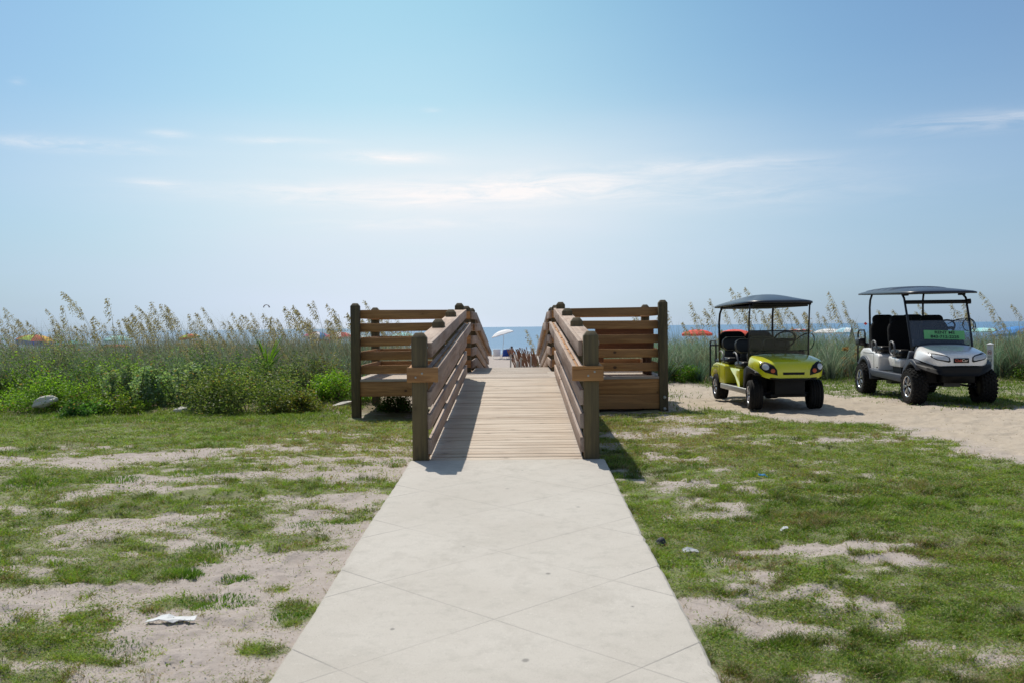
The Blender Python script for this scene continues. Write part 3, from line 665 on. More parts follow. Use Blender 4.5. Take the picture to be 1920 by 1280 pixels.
# short grass verge under and behind the carts
n = 60000; x = 2.5 + rng.random(n) * 14; y = 14.5 + rng.random(n) * 12
k = (trackd(x, y) < rng.normal(-.05, .28, n)) & (np.abs(x) < .6 * y) & (x > 2.5); x, y = x[k], y[k]; n = len(x)
h = .03 + .06 * rng.random(n) * (.6 + .8 * sstep(18, 24, y)); col = mixc((.10, .20, .03), (.25, .32, .07), rng.random(n))
V, F, K = blades(np.stack([x, y, gz(x, y) - .005], -1), h, rng.normal(0, .03, (n, 2)), .010 + .008 * rng.random(n), col * .75, col, 2)
tag(arr_mesh('verge_grass', V, F, M['grass'], K), 'thick green grass verge behind the sandy track under the white golf cart', 'grass', kind='stuff')
n = 26000; x = -rng.random(n) * 13.5 - .5; y = 15.0 + rng.random(n) * 4
k = ~((x > -2.7)) & (np.abs(x) < .62 * y); x, y = x[k], y[k]; n = len(x)
h = .03 + .05 * rng.random(n); col = mixc((.11, .21, .03), (.26, .34, .07), rng.random(n))
V, F, K = blades(np.stack([x, y, gz(x, y) - .005], -1), h, rng.normal(0, .03, (n, 2)), .010 + .008 * rng.random(n), col * .75, col, 2)
tag(arr_mesh('verge_grass', V, F, M['grass'], K), 'bright green grass strip along the foot of the shrubs left of the boardwalk', 'grass', kind='stuff')

# ------------------------------------------------------------ dune vegetation
def dunegrass(n, x0, x1, y0, y1, hlo, hhi, ca, cb, lean=.45, wid=.007, seg=4, wind=-.12, clump=True):
    x = x0 + rng.random(n) * (x1 - x0); y = y0 + rng.random(n) * (y1 - y0)
    if clump:
        q = fbm(x, y, 2, 1.5); k = rng.random(n) < sstep(.25, .6, q) + .15; x, y = x[k], y[k]
    k = (np.abs(x) < .60 * y) & ~((x > -2.8) & (x < 2.5) & (y < 20.2)) & ~((np.abs(x + .1) < 1.25 + .0 * y) & (y < 60)); x, y = x[k], y[k]
    n = len(x); h = (hlo + (hhi - hlo) * rng.random(n) ** 1.2) * (.75 + .5 * fbm(x, y, 2, .5)); ln = rng.normal(0, lean, (n, 2)) * h[:, None]; ln[:, 0] += wind * h
    col = mixc(ca, cb, rng.random(n)); b_ = rng.random(n) < .2; col[b_] = mixc((.44, .37, .25), (.28, .21, .13), rng.random(b_.sum()))
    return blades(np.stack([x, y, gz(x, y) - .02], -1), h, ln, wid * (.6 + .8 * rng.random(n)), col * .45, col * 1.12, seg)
P = [dunegrass(22000, -16, -1.4, 18.6, 27, .4, 1.0, (.13, .22, .17), (.36, .41, .33), wid=.009), dunegrass(14000, -20, -1.4, 21, 32, .5, 1.05, (.30, .28, .21), (.46, .42, .33), .35, .007),
     dunegrass(7500, -18, -1.4, 19.5, 29, 1.0, 1.6, (.28, .24, .16), (.42, .36, .25), .22, .0048), dunegrass(6000, -30, -1.4, 30, 46, .4, .8, (.14, .16, .09), (.25, .22, .13), .4, .009)]
def tufts(nt_, x0, x1, y0, y1, h0, h1, cols, per=70):
    cx = x0 + rng.random(nt_) * (x1 - x0); cy = y0 + rng.random(nt_) * (y1 - y0); k = (np.abs(cx) < .60 * cy) & ~((cx > -3.0) & (cx < 2.7) & (cy < 20.6)) & ~(np.abs(cx + .1) < 1.5); cx, cy = cx[k], cy[k]; m = len(cx)
    w_ = np.repeat(np.arange(m), per); n = len(w_); a = rng.random(n) * 6.283; r = np.abs(rng.normal(0, .5, n)); hh = (h0 + (h1 - h0) * rng.random(m))[w_] * rng.uniform(.55, 1.1, n)
    x = cx[w_] + np.cos(a) * r * .12; y = cy[w_] + np.sin(a) * r * .12; ln = np.stack([np.cos(a), np.sin(a)], -1) * (hh * (.15 + .75 * np.clip(r, 0, 1.3)))[:, None]; ln[:, 0] -= .1 * hh
    pal = np.array(cols)[rng.integers(0, len(cols), m)][w_]; br = rng.uniform(.6, 1.3, m)[w_]; col = pal * (br * rng.uniform(.75, 1.25, n))[:, None]
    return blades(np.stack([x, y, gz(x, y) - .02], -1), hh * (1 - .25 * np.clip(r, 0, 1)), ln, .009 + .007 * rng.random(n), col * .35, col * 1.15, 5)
P.append(tufts(420, -16, -1.5, 18.8, 26, .6, 1.15, [(.20, .32, .20), (.26, .34, .24), (.34, .33, .22), (.16, .28, .15), (.38, .34, .25)]))
V, F, K = joinm(P); tag(arr_mesh('dune_grass', V, F, M['dunegrass'], K), 'dense tall blue green and straw coloured dune grass left of the boardwalk', 'dune grass', kind='stuff')
P = [dunegrass(15000, 1.3, 16.5, 22.6, 28, .55, 1.18, (.14, .24, .15), (.38, .45, .31), .5, wid=.010), dunegrass(5000, 2, 20, 25, 33, .5, 1.0, (.15, .16, .09), (.24, .22, .13), .35, .006),
     dunegrass(1800, 1.5, 18, 22.6, 30, 1.0, 1.5, (.20, .17, .10), (.30, .25, .16), .2, .0045), dunegrass(4000, 1.4, 28, 30, 46, .4, .8, (.14, .16, .09), (.25, .22, .13), .4, .009),
     dunegrass(7000, 11.2, 16, 21.5, 27, .5, 1.15, (.20, .16, .11), (.28, .22, .15), .4, .006), dunegrass(5000, 1.2, 2.4, 30, 48, .3, .7, (.14, .18, .08), (.26, .26, .14), .4, .008)]
P.append(tufts(300, 1.6, 16.5, 22.5, 27, .55, 1.15, [(.20, .36, .24), (.28, .42, .30), (.16, .30, .17), (.34, .40, .30)], 90))
V, F, K = joinm(P); tag(arr_mesh('dune_grass', V, F, M['dunegrass'], K), 'tall blue green dune grass tufts behind the golf carts', 'dune grass', kind='stuff')

# sea oats: stalk with a nodding one-sided plume
def sea_oat(L, seed):
    r = np.random.default_rng(seed); b = MB(); top = []; lean = r.uniform(.10, .32) * L * (-1 if r.random() < .8 else 1); ly = r.normal(0, .08) * L
    for i in range(9):
        t = i / 8; top.append(Vector((lean * t ** 2.2, ly * t ** 2, L * (t - .10 * t ** 4))))
    b.tube(top, [.0042 - .003 * i / 8 for i in range(9)], 3)
    stem = (b.v, b.f)
    # plume: branchlets hang from the leeward side of the top 30 percent
    Vs = []; Fs = []
    n = 52
    for i in range(n):
        t = .70 + .30 * (i / (n - 1)); k = t * 8; a = int(min(k, 7)); p = top[a].lerp(top[min(a + 1, 8)], k - a)
        ll = .095 * (1.25 - abs(t - .80) * 3.6) * r.uniform(.7, 1.3); sd = -1 if lean < 0 else 1
        d = Vector((sd * r.uniform(.1, .9), r.normal(0, .45), r.uniform(-.75, .35))).normalized()
        q = p + d * max(ll, .02)
        for m_ in range(3):
            c = p.lerp(q, .45 + .28 * m_) + Vector((0, 0, -.006 * m_)); sz = r.uniform(.011, .020)
            u = (d + Vector((r.normal(0, .3), r.normal(0, .3), -.6))).normalized(); v = u.cross(Vector((r.normal(), r.normal(), r.normal()))).normalized()
            bi = len(Vs); Vs += [c - u * sz * .9, c + v * sz * .5, c + u * sz * 1.2, c - v * sz * .5]; Fs += [(bi, bi + 1, bi + 2), (bi, bi + 2, bi + 3)]
    # two or three long leaves
    LV, LF, LK = blades(np.zeros((4, 3)) + np.array([0, 0, .0]), r.uniform(.45, .85, 4) * L, r.normal(0, .22, (4, 2)) * L, np.full(4, .008), np.tile([[.10, .13, .06]], (4, 1)), np.tile([[.26, .24, .13]], (4, 1)), 4)
    return stem, (Vs, Fs), (LV, LF, LK)
OATS = []
for i in range(9):
    L = [1.25, 1.4, 1.5, 1.6, 1.7, 1.45, 1.3, 1.8, 1.55][i]; st, pl, lf = sea_oat(L, 40 + i)
    me_s = bpy.data.meshes.new('stalk'); me_s.from_pydata([tuple(v) for v in st[0]], [], st[1])
    at = me_s.attributes.new('col', 'FLOAT_VECTOR', 'POINT'); at.data.foreach_set('vector', np.tile([.27, .23, .12], len(st[0])).astype(np.float32)); me_s.materials.append(M['dry'])
    me_p = bpy.data.meshes.new('plume'); me_p.from_pydata([tuple(v) for v in pl[0]], [], pl[1])
    at = me_p.attributes.new('col', 'FLOAT_VECTOR', 'POINT'); kk = mixc((.54, .46, .34), (.30, .245, .17), np.random.default_rng(i).random(len(pl[0]))); at.data.foreach_set('vector', kk.astype(np.float32).ravel()); me_p.materials.append(M['dry'])
    tmp = arr_mesh('leaf_blades', lf[0], lf[1], M['dry'], lf[2]); me_l = tmp.data; bpy.data.objects.remove(tmp)
    OATS.append((me_s, me_p, me_l))
def oat(x, y, i, rz, sc, label, group):
    o = empty('sea_oat', (x, y, float(gz(x, y)) - .03), rz); o.scale = (sc,) * 3; tag(o, label, 'sea oat', group)
    for nm, me in zip(('stalk', 'plume', 'leaf_blades'), OATS[i]):
        c = bpy.data.objects.new(nm, me); C.objects.link(c); c.parent = o
r_ = random.Random(11); cnt = 0
while cnt < 235:
    y = r_.uniform(18.8, 26.5); x = -r_.uniform(2.0, .56 * y)
    if x > -2.9 and y < 19.5: continue
    if x > -3.2 and r_.random() < .5: continue
    hgt = 1.03 + .12 * math.sin(x * 1.3)
    oat(x, y, r_.randrange(9), r_.gauss(0, .35), r_.uniform(.78, 1.12) * hgt * (1 - (y - 19) * .008), 'straw coloured sea oat with a nodding plume in the dune grass left of the boardwalk', 'sea oats left of the boardwalk'); cnt += 1
cnt = 0
while cnt < 84:
    y = r_.uniform(22.6, 27.5); x = r_.uniform(3.3, .555 * y)
    if 9.3 < x < 11.0 and r_.random() < .6: continue
    oat(x, y, r_.randrange(9), r_.gauss(0, .35), r_.uniform(.85, 1.22) * (1.12 if 5.5 < x < 8.3 else 1), 'pale sea oat with a feathery plume in the dune grass behind the golf carts', 'sea oats behind the golf carts'); cnt += 1
for x, y, i in ((.62, 31, 3), (.85, 33, 1), (1.0, 31.5, 5), (1.3, 34, 2)):
    oat(x, y, i, r_.gauss(0, .4), 1.2, 'pale sea oat beside the far right end of the boardwalk railing', 'sea oats at the far end of the boardwalk')

def shrub(name, x, y, rx, ry, rz, n, ca, cb, lsz, label, cat='shrub', flowers=0, fcol=(.8, .8, .72), clumps=22, up=0.0, seed=0, stems=True):
    r = np.random.default_rng(500 + seed + int(x * 10)); z0 = float(gz(x, y)); root = empty(name, (x, y, z0)); tag(root, label, cat)
    cc = r.normal(0, 1, (clumps, 3)); cc /= np.linalg.norm(cc, axis=1)[:, None]; cc *= r.uniform(.35, 1.0, (clumps, 1)) ** .6
    cc = cc * np.array([rx, ry, rz]) ; cc[:, 2] = np.abs(cc[:, 2]) * 1.0 * r.uniform(.6, 1.1, clumps)
    cs = r.uniform(.16, .34, clumps) * min(rx, rz * 1.6)
    wh = r.integers(0, clumps, n); p = cc[wh] + r.normal(0, 1, (n, 3)) * cs[wh][:, None] * np.array([.62, .62, .55]); p[:, 2] = np.abs(p[:, 2] + .02)
    if cat == 'weed':
        bs = r.normal(0, 1, (clumps, 2)) * np.array([rx, ry]) * .6; hs_ = r.uniform(.8, 1.25, clumps) * rz; u = r.random(n) ** .8; tl_ = r.normal(0, .12, (clumps, 2))
        p = np.stack([bs[wh, 0] + tl_[wh, 0] * u + r.normal(0, .03, n), bs[wh, 1] + tl_[wh, 1] * u + r.normal(0, .03, n), u * hs_[wh] * 1.15], -1); cc = np.stack([bs[:, 0] + tl_[:, 0], bs[:, 1] + tl_[:, 1], hs_ * 1.1], -1)
    bright = r.uniform(.60, 1.35, clumps)[wh]; col = mixc(ca, cb, r.random(n)) * bright[:, None]; d = r.random(n) < .05; col[d] = (.30, .21, .10)
    global rng; keep = rng; rng = r
    if up > 0: V, F, K = blades(p - np.array([0, 0, .05]), lsz * r.uniform(1.4, 2.6, n) * 2, r.normal(0, lsz * 1.2, (n, 2)), np.full(n, lsz * .38), col * .8, col, 2)
    else: V, F, K = leaves(p, lsz * r.uniform(.6, 1.3, n), col, .6, .5)
    fo = arr_mesh('foliage', V, F, M['leaf'], K, root)
    if flowers:
        q = cc[r.integers(0, clumps, flowers)] + r.normal(0, .12, (flowers, 3)); q[:, 2] = np.abs(q[:, 2]) + .04; 
        V, F, K = leaves(q, np.full(flowers, .026), np.tile(fcol, (flowers, 1)), .6, .9); arr_mesh('blossoms', V, F, M['leaf'], K, root)
    if stems:
        b = MB()
        for i in range(min(clumps, 12)):
            e = cc[i]; b.tube([(e[0] * .1, e[1] * .1, -.05), (e[0] * .5, e[1] * .5, e[2] * .55), tuple(e)], [.012, .008, .004], 4)
        b.build('stem', M['bark'], root)
    rng = keep; return root
M['bark'] = simple('shrub bark', (.13, .10, .07), .9, 0, .3, 20)
G1, G2 = (.10, .22, .03), (.26, .40, .055)
shrub('green_shrub', -10.0, 19.0, 1.12, .7, 0.72, 8320, G1, G2, .055, 'bright green leafy shrub at the far left, behind the pale rock', seed=1)
shrub('green_shrub', -8.4, 17.6, 0.90, .55, 0.59, 6720, G1, (.27, .44, .06), .05, 'low bright green shrub just right of the big pale rock', seed=2)
shrub('green_shrub', -10.3, 17.2, 0.78, .5, 0.47, 5120, (.09, .22, .03), (.22, .38, .05), .05, 'low dark green shrub in front of the pale rock at the left edge', seed=3)
shrub('green_shrub', -7.3, 18.2, 0.90, .6, 0.81, 7360, G1, (.29, .44, .08), .045, 'green mounded shrub between the low left shrubs and the tall blue green stalks', seed=4)
shrub('tall_weed', -6.8, 17.7, 0.39, .35, .56, 3520, (.17, .29, .17), (.38, .48, .30), .06, 'tall blue green leafy weed, left one of the pair near the white flowered shrub', 'weed', up=0, clumps=18, seed=5)
shrub('tall_weed', -6.1, 17.9, 0.45, .35, .56, 4160, (.16, .28, .15), (.38, .48, .29), .06, 'tall blue green leafy weed, right one of the pair near the white flowered shrub', 'weed', clumps=18, seed=6)
shrub('flowering_shrub', -4.62, 17.0, 1.12, .55, 0.75, 14400, (.09, .17, .04), (.26, .31, .11), .046, 'wide rounded shrub dotted with small white flowers', 'shrub', flowers=170, clumps=34, seed=7)
shrub('flowering_shrub', -3.75, 16.7, 0.40, .3, 0.43, 3520, (.10, .19, .04), (.30, .28, .07), .046, 'small shrub with orange tinted leaf tips beside the white flowered shrub', 'shrub', flowers=60, fcol=(.5, .2, .06), clumps=14, seed=8)
shrub('green_shrub', -3.25, 18.3, 0.69, .5, 0.52, 5760, (.12, .27, .03), (.27, .43, .05), .05, 'light green bush right against the left bay of the boardwalk', seed=9)
shrub('green_shrub', -3.6, 19.0, 0.67, .4, 0.68, 4160, (.16, .14, .06), (.20, .20, .07), .04, 'brownish green bush behind the light green bush by the left bay', seed=10)
shrub('green_shrub', -5.6, 18.7, 1.01, .6, 0.85, 7360, (.09, .18, .08), (.22, .30, .15), .045, 'grey green bush behind the white flowered shrub', seed=11)
shrub('green_shrub', -2.15, 17.0, 0.34, .3, 0.29, 2240, (.05, .12, .02), (.11, .19, .03), .045, 'small dark green plant in the shade under the left bay', seed=12)
shrub('green_shrub', -9.2, 19.8, 1.34, .7, 0.85, 7200, (.10, .18, .08), (.23, .29, .15), .045, 'grey green bush behind the pale rock at the left', seed=13)
shrub('green_shrub', 3.72, 22.6, .42, .4, .36, 3000, (.06, .16, .02), (.14, .26, .035), .05, 'bright green bush on the sand right of the boardwalk bay', seed=14)
shrub('green_shrub', 9.55, 22.3, .45, .4, .36, 2400, (.06, .15, .02), (.13, .24, .03), .05, 'green bush beside the rear wheel of the white golf cart', seed=15)
shrub('green_shrub', 11.6, 22.4, .55, .45, .45, 3400, (.05, .13, .02), (.12, .20, .03), .05, 'dark green bush on the grass right behind the white sign post', seed=16)
shrub('green_shrub', 12.3, 22.0, .45, .5, .95, 3200, (.10, .14, .02), (.22, .24, .04), .05, 'yellow green bush at the right edge of the view', seed=17)
shrub('green_shrub', 6.9, 23.2, .7, .4, .32, 2600, (.06, .14, .03), (.12, .20, .05), .05, 'low dark green bush between the two golf carts', seed=18)
for i, (x, y, rx, rz, ca, cb, lb) in enumerate((
    (-10.9, 20.3, 1.1, .80, (.10, .20, .08), (.26, .36, .17), 'tall grey green bush at the far left, under the rainbow umbrella'),
    (-7.9, 19.3, .9, .82, (.10, .21, .05), (.25, .38, .09), 'leafy green bush rising behind the rock and the low left shrubs'),
    (-5.1, 18.6, .8, .86, (.10, .20, .06), (.26, .36, .12), 'green bush filling the gap between the tall weeds and the yucca'),
    (-4.1, 18.9, .7, .78, (.12, .20, .09), (.30, .36, .18), 'pale grey green bush at the foot of the yucca'),
    (-6.5, 19.4, .9, .92, (.11, .21, .12), (.28, .37, .22), 'blue green bush standing behind the pair of tall weeds'),
    (-9.4, 16.75, .42, .28, (.08, .19, .03), (.20, .34, .05), 'low leafy bush at the lawn edge nearest the left border of the view'),
    (-7.35, 16.6, .34, .22, (.06, .17, .04), (.14, .28, .06), 'small dark green bush on the lawn edge right of the pale rock'),
    (-6.9, 17.1, .5, .36, (.10, .20, .03), (.26, .36, .06), 'low green bush at the feet of the left tall weed'))):
    shrub('green_shrub', x, y, rx, .5, rz, int(4200 * rx + 800), ca, cb, .052, lb, seed=60 + i)
# yucca
yz = float(gz(-4.85, 19.2)); YC = empty('yucca', (-4.85, 19.2, yz)); tag(YC, 'spiky bright green yucca standing in the dune grass behind the white flowered shrub', 'yucca')
n = 26; a = rng.random(n) * 6.283; el_ = rng.uniform(.75, 1.25, n); L = rng.uniform(.55, .95, n)
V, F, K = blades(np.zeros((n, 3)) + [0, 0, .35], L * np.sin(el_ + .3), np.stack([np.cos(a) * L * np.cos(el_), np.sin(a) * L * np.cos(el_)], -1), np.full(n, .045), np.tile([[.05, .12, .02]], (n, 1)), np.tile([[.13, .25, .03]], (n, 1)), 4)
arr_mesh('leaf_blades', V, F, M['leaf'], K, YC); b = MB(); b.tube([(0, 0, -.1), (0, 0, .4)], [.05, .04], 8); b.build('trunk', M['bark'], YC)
# dried flower heads that stand in the grass by the white cart
for i, (x, y, hh, lb) in enumerate(((7.72, 23.5, 1.18, 'rusty brown dried seed head, nearer the lime golf cart'), (8.15, 23.8, 1.22, 'broad rusty brown dried seed head, nearer the white golf cart'))):
    shrub('dried_plant', x, y, .14 + .05 * i, .12, hh, 900, (.30, .14, .05), (.42, .24, .09), .035, lb, 'dried plant', clumps=12, seed=30 + i)
# rocks
def rock(x, y, sx, sy, sz, seed, label, m='stone', name='rock', emb=.3):
    r = random.Random(seed); bm = bmesh.new(); bmesh.ops.create_icosphere(bm, subdivisions=3, radius=1)
    fr = [r.uniform(1, 2.5) for _ in range(3)]; ph = [r.uniform(0, 6) for _ in range(3)]
    for v in bm.verts:
        k = 1 + .16 * math.sin(v.co.x * fr[0] * 2 + ph[0]) * math.cos(v.co.y * fr[1] * 2 + ph[1]) + .08 * math.sin(v.co.z * 6 + ph[2]) + r.uniform(-.02, .02)
        v.co = Vector((v.co.x * sx * k, v.co.y * sy * k, v.co.z * sz * k))
    me = bpy.data.meshes.new(name); bm.to_mesh(me); bm.free(); me.materials.append(M[m]); o = bpy.data.objects.new(name, me); C.objects.link(o)
    o.location = (x, y, float(gz(x, y)) + sz * (1 - emb) - sz * .3); o.rotation_euler = (0, r.uniform(-.3, .1), r.uniform(0, .6)); tag(o, label, 'rock'); return o
rock(-8.2, 17.15, .20, .15, .10, 1, 'large pale grey rock half buried in the shrubs at the left', emb=-1.2)
rock(-5.80, 17.0, .12, .12, .07, 2, 'whitish flat rock on the sand left of the white flowered shrub')
rock(-3.15, 17.6, .20, .10, .04, 3, 'flat pale rock beside the left bay of the boardwalk')
rock(.885, 6.27, .036, .03, .032, 4, 'small dark stone in the grass beside the right edge of the path', 'darkstone')
# litter
def sheet(name, pts, label, m='paper', th=.003, cat='litter'):
    """crumpled thin sheet from a grid of points"""
    me = MB(); n = len(pts[0]); me.v = []; V = [p for row in pts for p in row]
    F = [(i * n + k, i * n + k + 1, (i + 1) * n + k + 1, (i + 1) * n + k) for i in range(len(pts) - 1) for k in range(n - 1)]
    me.add(V, F); o = me.build(name, M[m], None); md = o.modifiers.new('t', 'SOLIDIFY'); md.thickness = th; tag(o, label, cat); return o
def crumple(x0, y0, w_, d_, hs, name, label, m='paper', skew=0, ang=0):
    pts = []; r = random.Random(int(x0 * 100))
    for j in range(4):
        row = []
        for i in range(len(hs)):
            u = i / (len(hs) - 1) * w_; v = j / 3 * d_; x = x0 + u * math.cos(ang) - v * math.sin(ang) + skew * v; y = y0 + u * math.sin(ang) + v * math.cos(ang)
            row.append((x, y, float(gz(x, y)) + .012 + hs[i] * (.35 + .65 * j / 3) + r.uniform(0, .004)))
        pts.append(row)
    return sheet(name, pts, label, m)
crumple(-1.825, 4.79, .235, .06, [.0, .014, .024, .018, .004, .006, .012, .018], 'paper_wrapper', 'crumpled white paper wrapper lying on the sand left of the path', ang=.06)
crumple(1.0, 6.10, .10, .03, [.0, .014, .016, .006], 'paper_scrap', 'torn white paper scrap in the grass nearest the right edge of the path', ang=.2)
crumple(1.71, 6.53, .05, .025, [.01, .02, .015], 'paper_scrap', 'tiny white paper scrap in the grass farther right of the path')
crumple(2.06, 8.58, .08, .02, [.02, .012, .018, .01], 'plastic_strip', 'thin blue plastic strip in the weeds right of the path', 'bluebit')
# ------------------------------------------------------------ sign post
SP = empty('sign_post', (9.33, 19.75, float(gz(9.33, 19.75)) - .02), R(-33)); tag(SP, 'short white square post with a pet notice beside the white golf cart', 'sign post')
b = MB(); b.box((0, 0, .44), (.105, .105, .90)); b.build('post', M['pvc'], SP, bevel=.004)
b = MB(); V = [(-.062, -.062, .89), (.062, -.062, .89), (.062, .062, .89), (-.062, .062, .89), (-.062, -.062, .905), (.062, -.062, .905), (.062, .062, .905), (-.062, .062, .905), (0, 0, .935)]
b.add(V, [(0, 3, 2, 1), (0, 1, 5, 4), (1, 2, 6, 5), (2, 3, 7, 6), (3, 0, 4, 7), (4, 5, 8), (5, 6, 8), (6, 7, 8), (7, 4, 8)]); b.build('cap', M['pvc'], SP, bevel=.002)
NB = MB(); NB.box((0, -.0545, .60), (.098, .004, .42)); NBo = NB.build('notice', M['paper'], SP)
b = MB(); b.tube([(.032 * math.cos(a / 20 * 6.2832), -.058, .745 + .042 * math.sin(a / 20 * 6.2832)) for a in range(20)], .0035, 6, closed=True); b.tube([(-.022, -.058, .775), (.022, -.058, .715)], .003, 6); b.build('prohibition_ring', M['redink'], NBo)
b = MB(); b.prism([(-.020, .748), (.008, .750), (.013, .760), (.020, .757), (.017, .748), (.014, .742), (.014, .722), (.010, .722), (.009, .738), (-.013, .737), (-.014, .722), (-.018, .722), (-.019, .740), (-.026, .752)], 1, -.0592, -.0572)
b.build('dog_symbol', M['ink'], NBo)
def text(s, size, parent, loc, rot, m, name='lettering', ext=.0008, bold=0, sx=1):
    cu = bpy.data.curves.new(name, 'FONT'); cu.body = s; cu.size = size; cu.align_x = 'CENTER'; cu.align_y = 'CENTER'; cu.extrude = ext; cu.offset = bold
    t = bpy.data.objects.new(name, cu); C.objects.link(t); bpy.context.view_layer.update()
    me = bpy.data.meshes.new_from_object(t.evaluated_get(bpy.context.evaluated_depsgraph_get())); bpy.data.objects.remove(t); me.materials.clear(); me.materials.append(M[m])
    o = bpy.data.objects.new(name, me); C.objects.link(o); o.parent = parent; o.location = loc; o.rotation_euler = rot; o.scale = (sx, 1, 1); return o
text('PETS', .040, NBo, (0, -.0575, .655), (R(90), 0, 0), 'ink', sx=.85)
text('MUST BE', .026, NBo, (0, -.0575, .600), (R(90), 0, 0), 'ink', bold=.0008, sx=.8)
text('LEASHED', .026, NBo, (0, -.0575, .565), (R(90), 0, 0), 'ink', bold=.0008, sx=.8)
b = MB(); [b.box((0, -.0572, .525 - .016 * k), (.07 - .012 * (k % 2), .001, .005)) for k in range(4)]; b.build('small_print', M['ink'], NBo)

# ------------------------------------------------------------ golf carts
def wheel(parent, x, y, r, wd, knobby, side, steer=0, rimr=.6, spokes=7):
    W = empty('wheel', (x, y, r), steer, parent); b = MB(); h = wd / 2; rr = r * rimr
    prof = [(rr, -h * .86), (rr + .012, -h * .98), (r * .84, -h * 1.02), (r * .95, -h * .93), (r * .985, -h * .72), (r, -h * .35), (r * 1.002, 0), (r, h * .35), (r * .985, h * .72), (r * .95, h * .93), (r * .84, h * 1.02), (rr + .012, h * .98), (rr, h * .86)]
    if not knobby:
        p2 = []
        for q in prof: p2.append(q)
        prof = p2[:4] + [(r * .985, -h * .78), (r, -h * .62), (r * .97, -h * .60), (r * .97, -h * .54), (r, -h * .52), (r, -h * .2), (r * .97, -h * .18), (r * .97, -h * .1), (r, -h * .08), (r, h * .08), (r * .97, h * .1), (r * .97, h * .18), (r, h * .2), (r, h * .52), (r * .97, h * .54), (r * .97, h * .60), (r, h * .62), (r * .985, h * .78)] + p2[-4:]
    b.lathe(prof, 40, 'x')
    if knobby:
        nk = 26
        for k in range(nk):
            for j, (xx, dr) in enumerate(((-.86, -.018), (-.5, -.002), (-.12, .0), (.3, .0), (.62, -.004), (.90, -.02))):
                a = 2 * math.pi * (k + (.5 if j % 2 else 0)) / nk; ra = r + dr + .004; rot = Matrix.Rotation(a, 3, 'X') @ Matrix.Rotation(random.uniform(-.35, .35), 3, 'Z')
                c = Matrix.Rotation(a, 3, 'X') @ Vector((0, ra, 0)); b.box((h * xx, c.y, c.z), (h * .30, .026, r * .145), rot)
    t = b.build('tyre', M['rubber'], W); sm(t.data)
    for pz in t.data.polygons: pz.use_smooth = not knobby
    b = MB(); f = side * h * .80
    b.lathe([(rr * 1.0, side * h * .86), (rr * 1.04, side * h * .93), (rr * 1.0, side * h * .98), (rr * .92, side * h * .90), (rr * .90, side * h * .4), (rr * .88, -side * h * .5)], 32, 'x', mi=0)
    b.lathe([(rr * .90, side * h * .30), (0.001, side * h * .30)], 24, 'x', mi=1)
    b.lathe([(rr * .90, -side * h * .45), (0.001, -side * h * .45)], 24, 'x', mi=1)
    for k in range(spokes):
        for dd in (-.10, .10):
            a = 2 * math.pi * k / spokes + dd; rot = Matrix.Rotation(a, 3, 'X'); c = rot @ Vector((0, rr * .54, 0)); b.box((f, c.y, c.z), (h * .22, rr * .80, rr * .085), rot, mi=0)
    b.lathe([(.001, side * h * .98), (rr * .16, side * h * .96), (rr * .22, side * h * .8), (rr * .22, side * h * .3)], 20, 'x', mi=1)
    b.build('rim', [M['chrome'], M['wheeldark']], W, bevel=.003, seg=1)
    return W
def sym(pts):
    return [(-x, y, z) for x, y, z in pts] + [p for p in pts[::-1] if abs(p[0]) > 1e-6]
def sec(y, hb, zb, hs, zs, zt, dy=0):
    """cross-section from bottom left over the top to bottom right; the middle may lead by dy"""
    L = [(hb, y, zb), ((hb + hs) / 2 + .008, y, (zb + zs) / 2), (hs, y, zs), (hs * .90, y + dy * .2, zs + (zt - zs) * .55), (hs * .62, y + dy * .6, zs + (zt - zs) * .85), (hs * .3, y + dy * .9, zt - (zt - zs) * .02), (0, y + dy, zt)]
    return sym(L)
def raycast_plate(bvh, outline, name, m, parent, off=.006, th=.012):
    O = []; k = len(outline)
    for i in range(k):
        p, q = outline[i], outline[(i + 1) % k]; ns = max(1, int(math.hypot(q[0] - p[0], q[1] - p[1]) / .025))
        for j in range(ns): O.append((p[0] + (q[0] - p[0]) * j / ns, p[1] + (q[1] - p[1]) * j / ns))
    n = len(O); cx = sum(p[0] for p in O) / n; cz = sum(p[1] for p in O) / n; rs = (.25, .5, .75, 1.0)
    pts = [(cx, cz)] + [(cx + (x - cx) * r, cz + (z - cz) * r) for r in rs for x, z in O]; Q = []
    for x, z in pts:
        h = bvh.ray_cast(Vector((x, -3, z)), Vector((0, 1, 0))); Q.append(h[0].y if h[0] is not None else None)
    for i, q in enumerate(Q):
        if q is None:
            x, z = pts[i]
            for t in range(1, 30):
                h = bvh.ray_cast(Vector((x + (cx - x) * t / 30, -3, z + (cz - z) * t / 30)), Vector((0, 1, 0)))
                if h[0] is not None: Q[i] = h[0].y + .0; break
            else: Q[i] = 0
    V = [(p[0], q - off, p[1]) for p, q in zip(pts, Q)] + [(p[0], q + th, p[1]) for p, q in zip(pts[1 + 3 * n:], Q[1 + 3 * n:])]
    F = []
    for i in range(n):
        j = (i + 1) % n; F.append((0, 1 + i, 1 + j))
        for r in range(4): F.append((1 + r * n + i, 1 + (r + 1) * n + i, 1 + (r + 1) * n + j, 1 + r * n + j))
    b = MB(); b.add(V, F); return b.build(name, M[m], parent)
def circ(cx, cz, r, n=18, ry=None): return [(cx + r * math.cos(2 * math.pi * k / n), cz + (ry or r) * math.sin(2 * math.pi * k / n)) for k in range(n)]
def bvh_of(o): bpy.context.view_layer.update(); return BVHTree.FromObject(o, bpy.context.evaluated_depsgraph_get())
def sidebody(b, prof, hx, inner=0, mi=0): b.prism(prof, 0, -hx, hx, mi)
